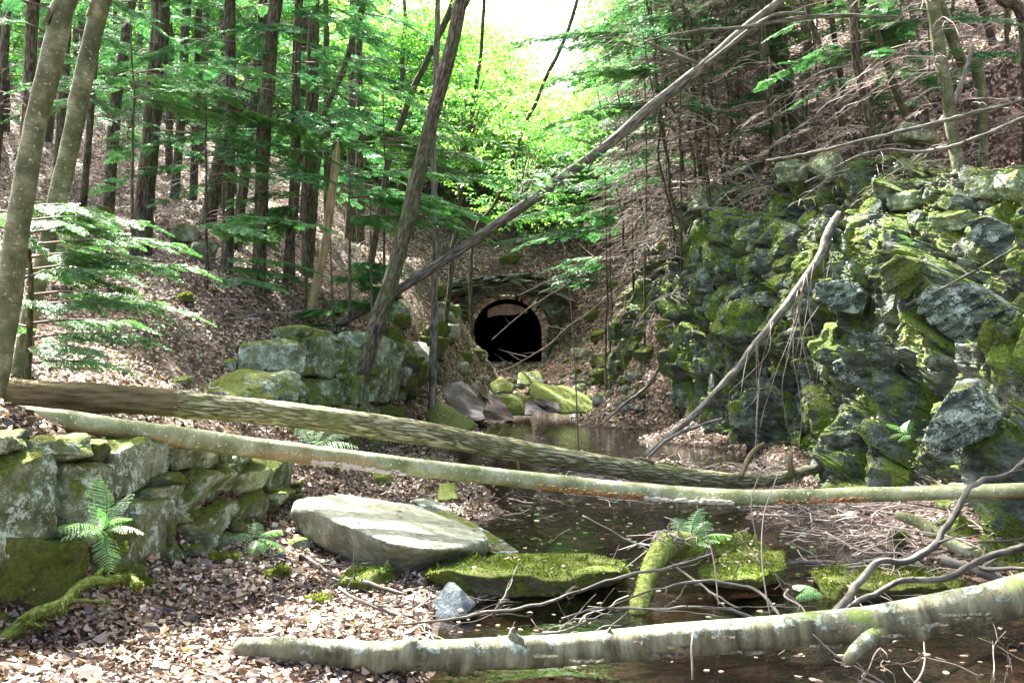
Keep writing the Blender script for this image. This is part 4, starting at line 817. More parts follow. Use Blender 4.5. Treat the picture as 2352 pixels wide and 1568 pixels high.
# ------------------------------------------------------------ twig piles
def twigs(base, n, spread, L, r, rs, lift=.05):
    mbx = MB(); return mbx
def stick(L, rs, br=True):
    mbx = MB(); k = 5; x = np.linspace(-.5, .5, k)*L; y = rs.normal(0, .05*L, k); z = rs.normal(0, .02*L, k); r = rs.uniform(.005, .012)*(L/.8)**.5
    p_ = np.stack([x, y, z], 1); rn = rs.uniform(.15, 1); tube(mbx, p_, np.linspace(r, r*.35, k), 5, .06, rnd=rn)
    for j in range(rs.integers(1, 6) if br else 0):
        s = rs.uniform(.2, .9); q = np.array([np.interp(s*L-.5*L, x, c) for c in (x, y, z)]); a = rs.uniform(.3, .9)*rs.choice([-1, 1]); l2 = rs.uniform(.1, .35)*L
        d_ = np.array([math.cos(a), math.sin(a), rs.uniform(-.1, .5)]); p2 = np.array([q, q+d_*l2*.5+rs.normal(0, .02, 3), q+d_*l2]); tube(mbx, p2, [r*.5, r*.4, r*.2], 4, .06, rnd=rn)
    return mbx.mesh('stick', M['twig'])
rs = np.random.default_rng(15); SP = [stick(rs.uniform(.5, 1.3), rs) for _ in range(14)]
def scatter_sticks(n, fx, label, group, sc=(.6, 1.1), zs=.25, tilt=.18, az=None):
    for k in range(n):
        x, y = fx(); z = max(float(zat(x, y)), 0)+rs.uniform(.0, zs)
        a = rs.uniform(0, 6.28) if az is None else rs.normal(az, .5)
        q = Quaternion((0, 0, 1), a)@Quaternion((0, 1, 0), rs.normal(0, tilt))
        tag(link('stick', SP[rs.integers(14)], None, (x, y, z), q, rs.uniform(*sc)), label, 'stick', group)
scatter_sticks(95, lambda: (lambda y: (rs.uniform(2.4+.05*y, 4.3+.02*y), y))(rs.uniform(7.2, 10.8)), 'bare grey stick in the tangled twig heap on the right side of the pool', 'sticks in the right twig heap', zs=.22)
scatter_sticks(80, lambda: (lambda y: (rs.uniform(.9, 4.4), y))(rs.uniform(11.0, 14.2)), 'bare stick in the flat twig litter beyond the two long logs', 'sticks in the litter beyond the logs', zs=.1, tilt=.08)
scatter_sticks(22, lambda: (rs.uniform(-.9, .9), rs.uniform(5.7, 7.0)), 'thin twig lying in the near water or its leafy edge', 'twigs in the near water', sc=(.25, .55), zs=.05)
scatter_sticks(14, lambda: (rs.uniform(.3, 2.0), rs.uniform(5.8, 8.8)), 'thin twig poking out of the water around the mossy rocks', 'twigs around the mossy rocks', sc=(.35, .7), zs=.12, tilt=.4)
scatter_sticks(16, lambda: (rs.uniform(1.7, 2.9), rs.uniform(4.9, 5.5)), 'pale curly twig in the water below the lichened log', 'twigs in the lower right water', sc=(.3, .6), zs=.12, tilt=.4)
scatter_sticks(14, lambda: (rs.uniform(-.6, .9), rs.uniform(9.5, 12.5)), 'twig on the leafy spit behind the smooth log', 'twigs on the leafy spit', sc=(.4, .8), zs=.04)
scatter_sticks(34, lambda: (lambda y: (rs.uniform(-.32*y, -.12*y-1), y))(rs.uniform(12, 26)), 'fallen stick lying on the leafy left bank', 'sticks on the left bank', sc=(.7, 1.5), zs=.06)
# upright whips in the pool and drooping vines from the pole
for rows, lb_ in [([(1590,1560,5.15,5),(1585,1490,5.15,5),(1592,1450,5.2,4)], 'thin upright twig in front of the lichened log at the bottom'),
  ([(1770,1420,6.2,3),(1755,1300,6.3,4),(1762,1180,6.4,3),(1790,1080,6.5,2)], 'tall wispy twig rising over the wedge-shaped mossy rock'),
  ([(1650,1390,6.3,3),(1640,1290,6.4,4),(1620,1210,6.5,3),(1600,1160,6.5,2)], 'tall wispy twig between the stump and the wedge rock'),
  ([(1740,1250,7.6,2),(1730,1150,7.7,3),(1745,1090,7.8,2),(1770,1030,7.8,1.5)], 'slender twig standing in water behind the smooth log')]:
    limb('upright_twig', rows, 'twig', lb_, 'twig', 5, .05, .02, 0, 0, int(rows[0][0]))
for k in range(17):
    px = rs.uniform(1700, 1930); py = np.interp(px, [1700,1850,1960], [832,640,500])+rs.uniform(-10, 30); d = np.interp(px, [1700,1960], [14.1,15.6])-.1; L_ = rs.uniform(120, 380); sw = rs.normal(-15, 30)
    rows = [(px, py, d, 1.9), (px+sw*.3+rs.normal(0, 8), py+L_*.35, d-.15, 1.7), (px+sw*.7+rs.normal(0, 14), py+L_*.7, d-.3, 1.3), (px+sw+rs.normal(0, 10), min(py+L_, 1070), d-.3, 1.0)]
    limb('hanging_twig', rows, 'twig', 'thin bare twig drooping from the leaning pole in front of the cliff', 'twig', 4, .12, .04, 0, 0, 200+k, group='twigs drooping off the leaning pole')
# ------------------------------------------------------------ foliage templates
def hem_spray(rs, L=.5, sp=.032, q=(.05, .015), dens=.02):
    V, R = [], []
    n = int(L/sp)
    for i in range(n):
        s = i*sp+.03
        for sd in (-1, 1):
            l2 = .21*(1-(s/L)**1.4)*min(1, .45+s/L*2.2)*rs.uniform(.75, 1.15)+.02; a = sd*rs.uniform(.75, 1.0); dx, dy = math.cos(a), math.sin(a)
            m_ = max(2, int(l2/dens))
            for j in range(m_):
                u = (j+.5)/m_*l2; c = np.array([s+dx*u, dy*u, -.35*u*u-.15*s*s+rs.normal(0, .004)])
                for s2 in (-1, 1):
                    b = a+s2*rs.uniform(.5, .9); ql = q[0]*rs.uniform(.7, 1.2)*(1-.5*j/m_); e = np.array([math.cos(b), math.sin(b), rs.normal(-.12, .15)])*ql; w_ = np.array([-math.sin(b), math.cos(b), rs.normal(0, .5)])*q[1]/2
                    V.append([c, c+e*.5+w_, c+e, c+e*.5-w_]); R.append(rs.uniform(0, 1)*.6+.4*(u/l2))
    V = np.array(V); return V.reshape(-1, 3), np.repeat(R, 4)
def leaf_twig(rs, n=9, L=.42, lf=.085, w=.5, droop=.2):
    V, R = [], []
    for i in range(n):
        s = L*(i+.6)/n; sd = 1 if i % 2 else -1; a = sd*rs.uniform(.5, 1.1) if i < n-1 else 0; l = lf*rs.uniform(.7, 1.2)
        c = np.array([s, 0, -.1*s*s]); e = np.array([math.cos(a), math.sin(a), rs.normal(-droop, .22)])*l; sw = np.array([-math.sin(a), math.cos(a), rs.normal(0, .35)])*l*w/2
        c = c+e*.12; V.append([c, c+e*.35+sw, c+e, c+e*.35-sw]); R.append(rs.uniform())
    return np.array(V).reshape(-1, 3), np.repeat(R, 4)
rs = np.random.default_rng(31)
HS = [hem_spray(rs) for _ in range(3)]; HSC = [hem_spray(rs, .55, .06, (.085, .03), .045) for _ in range(4)]; HSF = [hem_spray(rs, .5, .024, (.034, .010), .013) for _ in range(3)]
LT = [leaf_twig(rs) for _ in range(5)]; LTB = [leaf_twig(rs, 9, .42, .13, .6, .15) for _ in range(5)]
def put(mb, tmpl, org, X, Z, sc, rs, mi=0):
    """copies of a template at org (N,3) with axis X and up Z"""
    org, X, Z = map(np.asarray, (org, X, Z)); X = X/np.linalg.norm(X, axis=1)[:, None]; Y = np.cross(Z, X); Y /= np.linalg.norm(Y, axis=1)[:, None]+1e-9; Zz = np.cross(X, Y)
    T, R = tmpl; V = org[:, None]+sc[:, None, None]*(T[None, :, :1]*X[:, None]+T[None, :, 1:2]*Y[:, None]+T[None, :, 2:]*Zz[:, None])
    n, k = len(org), len(T); tone = rs.uniform(-.22, .22, n)[:, None]; rn = np.clip(R[None]+tone, 0, 1)
    mb.add(V.reshape(-1, 3), np.arange(n*k).reshape(-1, 4), rn.ravel(), mi=mi)
def hem_branch(mb, o, az, L, rs, T, sc=1.0, droop=.25, start=.3, step=.16, rise=.12, thick=.014, mi=(0, 1)):
    n = 6; s = np.linspace(0, 1, n); dirh = np.array([math.cos(az), math.sin(az), 0]); side = np.array([-dirh[1], dirh[0], 0])
    p = o+dirh*(s*L)[:, None]+side*(rs.normal(0, .05)*L*s**2)[:, None]+np.array([0, 0, 1.])*((rise*s-droop*s**2)*L)[:, None]
    if len(mi) > 1: tube(mb, p, np.linspace(thick, .003, n), 4, .25, rnd=.2, mi=mi[1], cap=False)
    st = np.arange(start, 1.01, step/L); q = np.stack([np.interp(st, s, p[:, k]) for k in range(3)], 1)
    if not len(q): return
    O, X, S = [], [], []
    for i, (c, t_) in enumerate(zip(q, st)):
        for sd in (-1, 1):
            a = az+sd*rs.uniform(.5, .95); O.append(c); X.append([math.cos(a), math.sin(a), rs.uniform(-.45, 0)]); S.append(sc*rs.uniform(.7, 1.15)*(1.05-.45*t_))
    O.append(q[-1]); X.append(dirh-np.array([0, 0, .35])); S.append(sc*.9)
    O, X, S = np.array(O), np.array(X), np.array(S); k = rs.integers(0, len(T), len(O)); Zr = np.array([0, 0, 1.])+rs.normal(0, .16, (len(O), 3))
    for j in range(len(T)):
        m_ = k == j
        if m_.any(): put(mb, T[j], O[m_], X[m_], Zr[m_], S[m_], rs, mi[0])
def hem_crown(seed, z0_, z1_, nb, Lmax, T, bare=0.0, step=.2):
    rs = np.random.default_rng(seed); mb = MB()
    for i in range(nb):
        f = (i+rs.random())/nb; z = z0_+(z1_-z0_)*f; L = Lmax*(1-f*.75)*rs.uniform(.5, 1.1); az = i*2.4+rs.normal(0, .4)
        if rs.random() < bare*(1-f):
            p = np.array([[0, 0, z], [math.cos(az)*L*.4, math.sin(az)*L*.4, z-.05], [math.cos(az)*L*.8, math.sin(az)*L*.8, z-.3*L*.5]]); tube(mb, p, [.011, .008, .003], 4, .2, .03, seed=i, rnd=.3, mi=1, cap=False)
            for j in range(6):
                s = rs.uniform(.3, .95); q = p[0]*(1-s)+p[2]*s; a2 = az+rs.choice([-1, 1])*rs.uniform(.4, 1); l2 = L*.28*rs.random(); tube(mb, np.array([q, q+[math.cos(a2)*l2, math.sin(a2)*l2, -.1*l2]]), [.004, .002], 3, .3, rnd=.5, mi=1, cap=False)
        else: hem_branch(mb, np.array([0, 0, z]), az, L, rs, T, sc=1.0+.15*rs.random(), start=rs.uniform(.25, .55), step=step, droop=rs.uniform(.15, .4))
    return mb.mesh('crown', [M['needle'], M['twig']])
HC1 = [hem_crown(40+k, 1.8, 13, 36, 2.7, HS, .4, .27) for k in range(3)]      # near and middle hemlocks
HC2 = [hem_crown(50+k, 1.4, 13, 34, 3.0, HSC, .25, .26) for k in range(3)]     # farther ones
def leafy_crown(seed, half, ncl, nper, T, stem=True, mat='leaf', lift=0.0, tw=1.0, layer=.16):
    rs = np.random.default_rng(seed); mb = MB(); half = np.array(half, float)
    C = rs.normal(0, 1, (ncl, 3)); C /= np.linalg.norm(C, axis=1)[:, None]; C *= (rs.random(ncl)**.45)[:, None]; C = C*half+[0, 0, lift]
    for c in C:
        if stem: tube(mb, np.array([[0, 0, min(lift-half[2]*.7, c[2]-.4)], [c[0]*.45, c[1]*.45, c[2]*.6+.4*(lift-half[2]*.5)], c]), [.03, .018, .005], 3, .6, .08, seed=int(abs(c[0]*100)), rnd=.25, mi=1, cap=False)
        n = nper; r_ = rs.uniform(.5, 1.0)*float(half.mean())*.34
        O = c+rs.normal(0, 1, (n, 3))*[r_, r_, r_*layer*2]; az = rs.uniform(0, 6.28, n); X = np.stack([np.cos(az), np.sin(az), rs.normal(-.1, .15, n)], 1); Zr = np.array([0, 0, 1.])+rs.normal(0, .3, (n, 3)); k = rs.integers(0, len(T), n)
        for j in range(len(T)):
            m_ = k == j
            if m_.any(): put(mb, T[j], O[m_], X[m_], Zr[m_], np.full(m_.sum(), tw)*rs.uniform(.8, 1.3, m_.sum()), rs)
    return mb.mesh('crown', [M[mat], M['twig']])
LC = [leafy_crown(60+k, (3.6, 3.6, 3.2), 46, 26, LTB, tw=1.25) for k in range(3)]      # far broadleaf crowns
LCs = [leafy_crown(70+k, (1.6, 1.6, 1.7), 22, 18, LT, tw=1.1) for k in range(3)]      # sapling crowns
CAN = [leafy_crown(80+k, (3.4, 3.4, 2.0), 40, 22, LTB, tw=1.5) for k in range(2)]     # high canopy
def tree(rows, mat, label, crown=None, czoff=0, top=14.0, tsc=1.0, seed=1, group=None, name='hemlock_tree', cat='tree', ridge=.03, sides=12, base=None, dead=0, wob=.02, cm=None, bend=0, knots=5, lean=True, stubn=0, step=.14):
    """rows: pixels (px, py, d, width) from the top of view down to the foot"""
    p, r = Q(rows[::-1]); foot = p[0].copy(); g = float(zat(foot[0], foot[1]))
    if foot[2] > g-.1:
        v = p[0]-p[1]; k = (foot[2]-(g-.25))/max(-v[2], .05) if v[2] < 0 else 0
        p = np.vstack([p[0]+v*min(k, 3) if k < 3 else [foot[0], foot[1], g-.25], p]); r = np.concatenate([[r[0]*1.15], r])
    v = p[-1]-p[-2]; v = v/np.linalg.norm(v); H = g+top
    if p[-1][2] < H:
        k = (H-p[-1][2])/max(v[2], .3); p = np.vstack([p, p[-1]+v*k*.5, p[-1]+v*k]); r = np.concatenate([r, [r[-1]*.75, r[-1]*.25]])
    o0 = np.array([p[0][0], p[0][1], g]); root = empty(name, o0); mb = MB(); tube(mb, p-o0, r, sides, step, wob, ridge, 9, knots, seed, flare=.25); mb.build('trunk', M[mat], root)
    if crown is not None:
        ax = Vector(p[-1]-o0).normalized(); q = Vector((0, 0, 1)).rotation_difference(ax)@Quaternion((0, 0, 1), seed*1.7)
        link('crown', crown, root, (0, 0, czoff) if not lean else tuple(np.array(ax)*czoff), q, tsc)
    if dead:
        mb = MB(); rs = np.random.default_rng(seed+5); ps = cr(np.column_stack([p, r]), .2)
        for k in range(dead):
            c = ps[rs.integers(len(ps)//12, int(len(ps)*.62))]; az = math.pi*1.08+rs.normal(0, .75); L = rs.uniform(.5, 1.7); dh = np.array([math.cos(az), math.sin(az), 0])
            q = np.array([c[:3], c[:3]+dh*L*.5+[0, 0, -.06*L], c[:3]+dh*L+[0, 0, -.42*L]])-o0; tube(mb, q, [.009, .006, .002], 3, .2, .04, seed=k, rnd=rs.uniform(.3, 1), cap=False)
            for j in range(9):
                s = rs.uniform(.2, 1); e = q[0]*(1-s)**2+2*q[1]*s*(1-s)+q[2]*s*s; a2 = az+rs.choice([-1, 1])*rs.uniform(.3, 1); l2 = L*.35*rs.uniform(.3, 1)
                tube(mb, np.array([e, e+[math.cos(a2)*l2*.6, math.sin(a2)*l2*.6, -.12*l2], e+[math.cos(a2)*l2, math.sin(a2)*l2, -.4*l2]]), [.006, .004, .002], 3, .3, rnd=rs.uniform(.3, 1), cap=False)
        mb.build('dead_branches', M['twig'], root)
    tag(root, label, cat, group); return root
# ------------------------------------------------------------ trees
tree([(176,-60,6.8,50.5),(152,0,6.8,49.0),(118,150,6.8,49.0),(82,293,6.8,48.1),(52,450,6.8,51.2),(35,560,6.8,53.6),(20,700,6.8,50.5),(2,830,6.8,47.4),(-14,905,6.8,47.4)], 'birch', 'thick grey-green barked trunk leaning right at the far left edge, nearest tree', CAN[0], 11, 12, 1, 2, name='birch_tree', ridge=.02, sides=30, knots=9, wob=.01, step=.05)
tree([(250,-50,8.6,41.3),(235,0,8.6,41.3),(192,183,8.6,39.8),(153,366,8.6,39.8),(128,475,8.6,39.8),(100,600,8.6,38.2),(70,720,8.6,36.7),(48,850,8.6,39.8)], 'birch', 'second pale trunk with long black fissures, just right of the nearest tree', CAN[1], 11.5, 12.5, 1, 4, name='birch_tree', ridge=.02, sides=28, knots=9, wob=.01, step=.05)
tree([(1075,-60,14.9,28.1),(1060,0,14.9,29.6),(1037,110,14.9,30.3),(1005,230,14.9,33.3),(975,350,14.9,34.0),(945,470,14.9,34.8),(915,580,14.9,34.8),(890,670,14.8,35.5),(862,750,14.7,37.0),(838,830,14.6,40.0),(820,868,14.5,42.9)], 'hem', 'mossy dark trunk leaning right, growing out of the tall mossy wall', CAN[0], 12.5, 13.5, 1.1, 6, name='leaning_tree', ridge=.025, sides=22, knots=10, wob=.02)
tree([(1008,-60,18,11),(1004,0,18,12),(999,200,18,14),(998,420,18,14),(1000,600,18,15),(996,780,17.8,17),(994,925,17.6,18)], 'dead', 'thin straight pale trunk standing just left of the tunnel', LCs[0], 9.5, 11, 1, 8, name='young_tree', ridge=.015, sides=12)
tree([(1110,-40,26,8),(1112,0,26,8),(1096,200,26,9),(1072,320,26,9),(1062,400,26,10),(1052,500,26,10),(1040,600,26,10)], 'hem', 'very thin dark sapling with a sinuous stem, right of the leaning mossy trunk', LCs[1], 6.5, 10, 1.2, 9, name='young_tree', ridge=.01, sides=8, wob=.05)
tree([(1062,-60,24,16),(1045,0,24,16),(1015,70,24,16),(985,130,24,15),(955,190,24,15),(928,260,24,15),(900,340,24,15),(880,450,24,15)], 'hem', 'thin dark trunk leaning right behind the mossy leaning one', LCs[2], 9, 12, 1.3, 10, name='young_tree', ridge=.01, sides=10)
tree([(1335,-30,30,9),(1300,80,30,9),(1230,230,30,9),(1190,330,30,8),(1130,480,30,8),(1085,560,30,8)], 'hem', 'slender stem slanting right above the tunnel hillside', LCs[0], 6, 9, 1.2, 11, name='young_tree', ridge=.01, sides=8, wob=.04)
for rows, lb_, cr_, z_, d_ in [
 ([(90,-40,17,30),(78,0,17,28),(72,120,17,26),(60,300,17,24),(50,450,17,24)], 'dark hemlock trunk seen between the left edge and the nearest pale trunk', 0, 0, 4),
 ([(305,-40,23,26),(300,0,23,26),(285,120,23,26),(268,220,23,26),(255,400,23,25),(248,480,23,28)], 'slightly curved hemlock trunk right of the second pale trunk', 1, 0, 3),
 ([(372,-40,18,42),(370,0,18,42),(366,110,18,42),(352,260,18,40),(342,366,18,40),(328,512,18,44),(322,560,18,48)], 'thickest dark hemlock trunk on the left slope', 2, 0, 6),
 ([(430,-40,27,20),(428,0,27,20),(422,150,27,19),(417,256,27,19),(405,400,27,20)], 'thin hemlock trunk right behind the thickest one', 0, 0, 3),
 ([(608,80,21,24),(597,128,21,26),(555,230,21,28),(512,330,21,30),(492,430,21,32),(478,505,21,36)], 'blackish hemlock trunk leaning right across its neighbours', None, 0, 3),
 ([(533,-40,17.5,24),(531,0,17.5,24),(529,200,17.5,25),(527,330,17.5,26),(524,500,17.5,27),(522,600,17.4,27),(520,740,17.3,28)], 'upright hemlock trunk left of the pair at the leaf bank', 1, 0, 4),
 ([(640,-40,17,28),(637,0,17,28),(622,120,17,29),(610,260,17,30),(602,430,17,31),(596,560,17,31),(592,725,16.9,33)], 'brown furrowed hemlock trunk, right one of the pair at the leaf bank', 2, 0, 4),
 ([(600,60,20,20),(590,160,20,21),(570,330,20,22),(552,480,20,24),(540,640,20,24)], 'hemlock trunk between the pair, set back and leaning', 0, 0, 3),
 ([(692,-40,17.5,14),(690,0,17.5,14),(684,200,17.5,14),(678,400,17.5,15),(662,560,17.5,15),(648,755,17.3,15)], 'slim hemlock stem right of the furrowed trunk', 1, .5, 5),
 ([(730,-40,20,26),(722,0,20,27),(718,150,20,28),(714,300,20,28),(708,520,20,29),(704,730,19.6,30)], 'mossy flaking hemlock trunk behind the slim stem', 2, 0, 5),
 ([(845,-40,23,14),(820,60,23,14),(775,190,23,14),(745,260,23,14),(728,400,23,14),(716,560,23,15)], 'thin hemlock trunk leaning right beside the flaking one', 0, 1, 3),
 ([(820,-40,32,30),(818,60,32,30),(815,250,32,31),(812,420,32,32)], 'broad pale shadowy trunk farther back in the hemlocks', 1, 0, 0),
 ([(670,560,18.2,17),(668,640,18.2,18),(668,745,18,19)], 'short-looking brown trunk close behind the slim stem', 2, .5, 4),
 ([(20,-40,21,18),(10,120,21,18),(-5,330,21,18)], 'dim hemlock trunk at the very left edge of the slope', 1, 0, 2),
 ([(195,420,20,16),(190,480,20,17),(188,560,20,18)], 'hemlock trunk hidden behind the second pale trunk', 2, 0, 2)]:
    r_ = tree(rows, 'hem', lb_, None if cr_ is None else HC1[cr_], z_, 13.5 if d_ else 15, 1.0+.12*math.sin(rows[0][0]), int(abs(rows[0][0]))+1, dead=d_, ridge=.05, sides=16)
# snapped trunk
tree([(776,326,17.5,5),(774,345,17.5,14),(768,400,17.5,18),(757,480,17.5,19),(746,560,17.5,20),(728,645,17.4,22)], 'snag', 'snapped tan trunk without bark, splintered at its top', None, 0, 2.0, 1, 14, name='snapped_trunk', cat='dead tree', ridge=.06, sides=14, knots=3)
# right slope
RT = [([(1736,-40,20,20),(1740,0,20,20),(1758,146,20,21),(1777,256,20,21),(1795,345,20,22)], 'dark hemlock trunk above the cliff, left one of the close pair'),
 ([(1783,-40,21,22),(1788,18,21,22),(1806,165,21,22),(1826,300,21,23)], 'dark hemlock trunk above the cliff, right one of the close pair'),
 ([(1960,-40,17,19),(1962,60,17,19),(1971,146,17,19),(2000,293,17,18),(2018,440,17,17),(2040,512,16.6,16),(2056,570,16.2,15)], 'thin grey trunk bending down over the cliff face'),
 ([(1845,-40,18,12),(1865,60,18,12),(1890,128,18,12),(1934,275,18,13),(1989,390,18,14)], 'slim trunk leaning left, its foot at the cliff rim'),
 ([(1990,-40,18,16),(2007,55,18,16),(2055,201,18,17),(2099,330,18,18),(2135,425,17.5,20)], 'mossy trunk leaning left on the middle of the right slope'),
 ([(2125,-40,15,26),(2139,0,15,27),(2168,165,15,28),(2190,330,15,29),(2212,450,14.7,31),(2220,500,14.6,33)], 'spotted pale trunk at the right, above the tilted slabs'),
 ([(2140,-40,19,24),(2168,37,19,24),(2212,146,19,25),(2252,210,19,27)], 'dark leaning trunk on the slope right of the spotted trunk'),
 ([(2235,-40,22,17),(2256,18,22,18),(2288,130,22,20)], 'dark trunk high on the slope near the right edge'),
 ([(2270,-60,19,22),(2300,0,19,23),(2356,115,19,25)], 'dark trunk touching the top right corner'),
 ([(2080,-40,23,12),(2100,60,23,12),(2125,200,22,13),(2150,260,22,13)], 'thin trunk high between the mossy and the spotted trunks'),
 ([(1900,-40,24,13),(1915,80,24,13),(1935,200,24,14)], 'thin trunk in the bright leafy gap high on the slope'),
 ([(1640,-40,24,12),(1660,120,24,13),(1690,260,24,14),(1705,380,24,14)], 'reddish slim trunk left of the close dark pair')]
for k, (rows, lb_) in enumerate(RT):
    tree(rows, 'birch' if 'potted' in lb_ else 'hem', lb_, HC1[k % 3] if k % 2 == 0 else None, 4.5, 12, .85, 30+k, dead=40, ridge=.04, sides=12, step=.18)
# thicket of thin stems above the cliff
rs = np.random.default_rng(77)
thick = []
mbp = []
for v in range(4):
    mb = MB(); H_ = 9.0; p_ = np.array([[0, 0, -.3], [-.15, 0, 2.5], [-.5, 0, 5.5], [-1.0, 0, H_]]); tube(mb, p_, [.045, .038, .03, .012], 7, .3, .12, 0, seed=v+3); tm = mb.mesh('trunk', M['hem'])
    mb = MB()
    for k in range(50):
        z = rs.uniform(.4, 7.5); az = math.pi*1.1+rs.normal(0, 1.5); L = rs.uniform(.6, 1.9); c = np.array([-.12*z*.6, 0, z]); dh = np.array([math.cos(az), math.sin(az), 0]); q = np.array([c, c+dh*L*.5+[0, 0, -.02], c+dh*L+[0, 0, rs.uniform(-.75, .05)*L]])
        rn = rs.uniform(.0, .9); tube(mb, q, [.013, .009, .004], 3, .25, .04, seed=k, rnd=rn, cap=False)
        for j in range(9):
            s = rs.uniform(.2, 1); e = q[0]*(1-s)**2+2*q[1]*s*(1-s)+q[2]*s*s; a2 = az+rs.choice([-1, 1])*rs.uniform(.3, 1); l2 = L*.4*rs.uniform(.3, 1); tube(mb, np.array([e, e+[math.cos(a2)*l2, math.sin(a2)*l2, -.3*l2]]), [.008, .003], 3, .3, rnd=rn, cap=False)
    dm = mb.mesh('dead_branches', M['twig'])
    mb = MB(); 
    for k in range(9):
        hem_branch(mb, np.array([-.5, 0, rs.uniform(4.8, 8.8)]), rs.uniform(0, 6.28), rs.uniform(.8, 1.9), rs, HSC, 1.0, start=.35, step=.3)
    mbp.append((tm, dm, mb.mesh('crown', [M['needle'], M['twig']])))
for k in range(96):
    d = rs.uniform(20.5, 36); px = rs.uniform(1420+(d < 25)*90, 1800) if k < 72 else rs.uniform(1780, 2380); x = (px-1176)/FP*d; z = float(zat(x, d))
    r_ = empty('hemlock_sapling', (x, d, z)); r_.rotation_euler = (rs.normal(0, .05), rs.normal(-.04, .09), rs.normal(0, .5)); s_ = rs.uniform(.65, 1.15); r_.scale = (s_, s_, s_)
    for nm, me in zip(('trunk', 'dead_branches', 'crown'), mbp[k % 4]): link(nm, me, r_)
    tag(r_, 'thin crowded hemlock with bare twiggy lower branches in the thicket above the right cliff', 'tree', 'thin hemlocks crowding above the right cliff')
# leafy saplings and bushes up the ravine beyond the tunnel
def leafy(px, top_py, d, sc, me, lb_, grp, nm='broadleaf_tree', mat='hem', lift=0):
    x = (px-1176)/FP*d; g = float(zat(x, d)); ztop = HC+(784-top_py)/FP*d; cz = ztop-sc*3.0
    r_ = empty(nm, (x, d, g)); h = max(cz-g, .5)
    mb = MB(); tube(mb, np.array([[0, 0, -.3], [rs.normal(0, .15), 0, h*.5], [0, 0, h+sc*1.5]]), [.10*sc+.03, .08*sc+.02, .03], 8, .4, .06, .02, seed=int(px)); mb.build('trunk', M[mat], r_)
    link('crown', me, r_, (0, 0, h), Quaternion((0, 0, 1), rs.uniform(0, 6)), sc); tag(r_, lb_, 'tree', grp); return r_
for k in range(46):
    d = rs.uniform(37, 66); px = rs.uniform(830, 1560); top = 150+abs(px-1330)*-.35+ (d-50)*-1.5 + rs.uniform(-40, 190)
    if 1130 < px < 1520: top = max(top, 105+rs.uniform(0, 130))
    leafy(px, top, d, rs.uniform(.55, 1.0), LC[k % 3], 'bright leafy tree far up the ravine behind the tunnel', 'bright leafy trees behind the tunnel')
for k in range(26):
    d = rs.uniform(40, 70); px = rs.uniform(-60, 900); leafy(px, rs.uniform(-260, 120), d, rs.uniform(1.0, 1.5), LC[k % 3], 'sunlit leafy tree at the far top of the left slope', 'leafy trees topping the left slope')
for k in range(12):
    d = rs.uniform(40, 60); px = rs.uniform(1480, 2000); leafy(px, rs.uniform(-200, 60), d, rs.uniform(1.0, 1.4), LC[k % 3], 'sunlit leafy tree behind the thicket at the upper right', 'leafy trees behind the right thicket')
# small leafy saplings on the hillside right above and around the portal
for k in range(17):
    d = rs.uniform(35.5, 45); px = rs.choice([rs.uniform(930, 1040), rs.uniform(1320, 1500), rs.uniform(1300, 1400)]); x = (px-1176)/FP*d; g = float(zat(x, d))
    r_ = empty('broadleaf_sapling', (x, d, g)); h = rs.uniform(1.3, 3.0); mb = MB(); tube(mb, np.array([[0, 0, -.2], [.1, 0, h*.6], [rs.normal(0, .2), 0, h+1]]), [.035, .025, .01], 6, .3, .05, seed=k); mb.build('trunk', M['hem'], r_)
    link('crown', LCs[k % 3], r_, (0, 0, h+.4), Quaternion((0, 0, 1), rs.uniform(0, 6)), rs.uniform(.6, 1.0)); tag(r_, 'small broad-leaved sapling on the hillside over the tunnel', 'sapling', 'saplings on the hillside over the tunnel')
# farther hemlocks filling the left slope
for k in range(24):
    d = rs.uniform(25, 40); px = rs.uniform(-250, 960); x = (px-1176)/FP*d; g = float(zat(x, d)); r_ = empty('hemlock_tree', (x, d, g))
    if k < 4:
        mb = MB(); tube(mb, np.array([[0, 0, -.4], [.05, 0, 6], [0, .1, 14]]), [.13, .10, .02], 10, .35, .06, .05, seed=k); BT = globals().setdefault('BT', []); BT.append(mb.mesh('trunk', M['hem']))
    link('trunk', BT[k % 4], r_); link('crown', HC2[k % 3], r_, (0, 0, rs.uniform(-.6, 1.5)), Quaternion((0, 0, 1), rs.uniform(0, 6)))
    s_ = rs.uniform(.8, 1.15); r_.scale = (s_,)*3; r_.rotation_euler = (0, rs.normal(.02, .04), 0); tag(r_, 'hemlock standing far back in the shady left woods', 'tree', 'hemlocks far back in the left woods')
# hemlocks on right hilltop
for k in range(7):
    d = rs.uniform(28, 42); px = rs.uniform(1750, 2600); x = (px-1176)/FP*d; g = float(zat(x, d)); r_ = empty('hemlock_tree', (x, d, g)); link('trunk', BT[k % 4], r_); link('crown', HC2[k % 3], r_, (0, 0, 1.5), Quaternion((0, 0, 1), rs.uniform(0, 6)))
    s_ = rs.uniform(.8, 1.1); r_.scale = (s_,)*3; tag(r_, 'hemlock far back on the upper right slope', 'tree', 'hemlocks on the upper right slope')
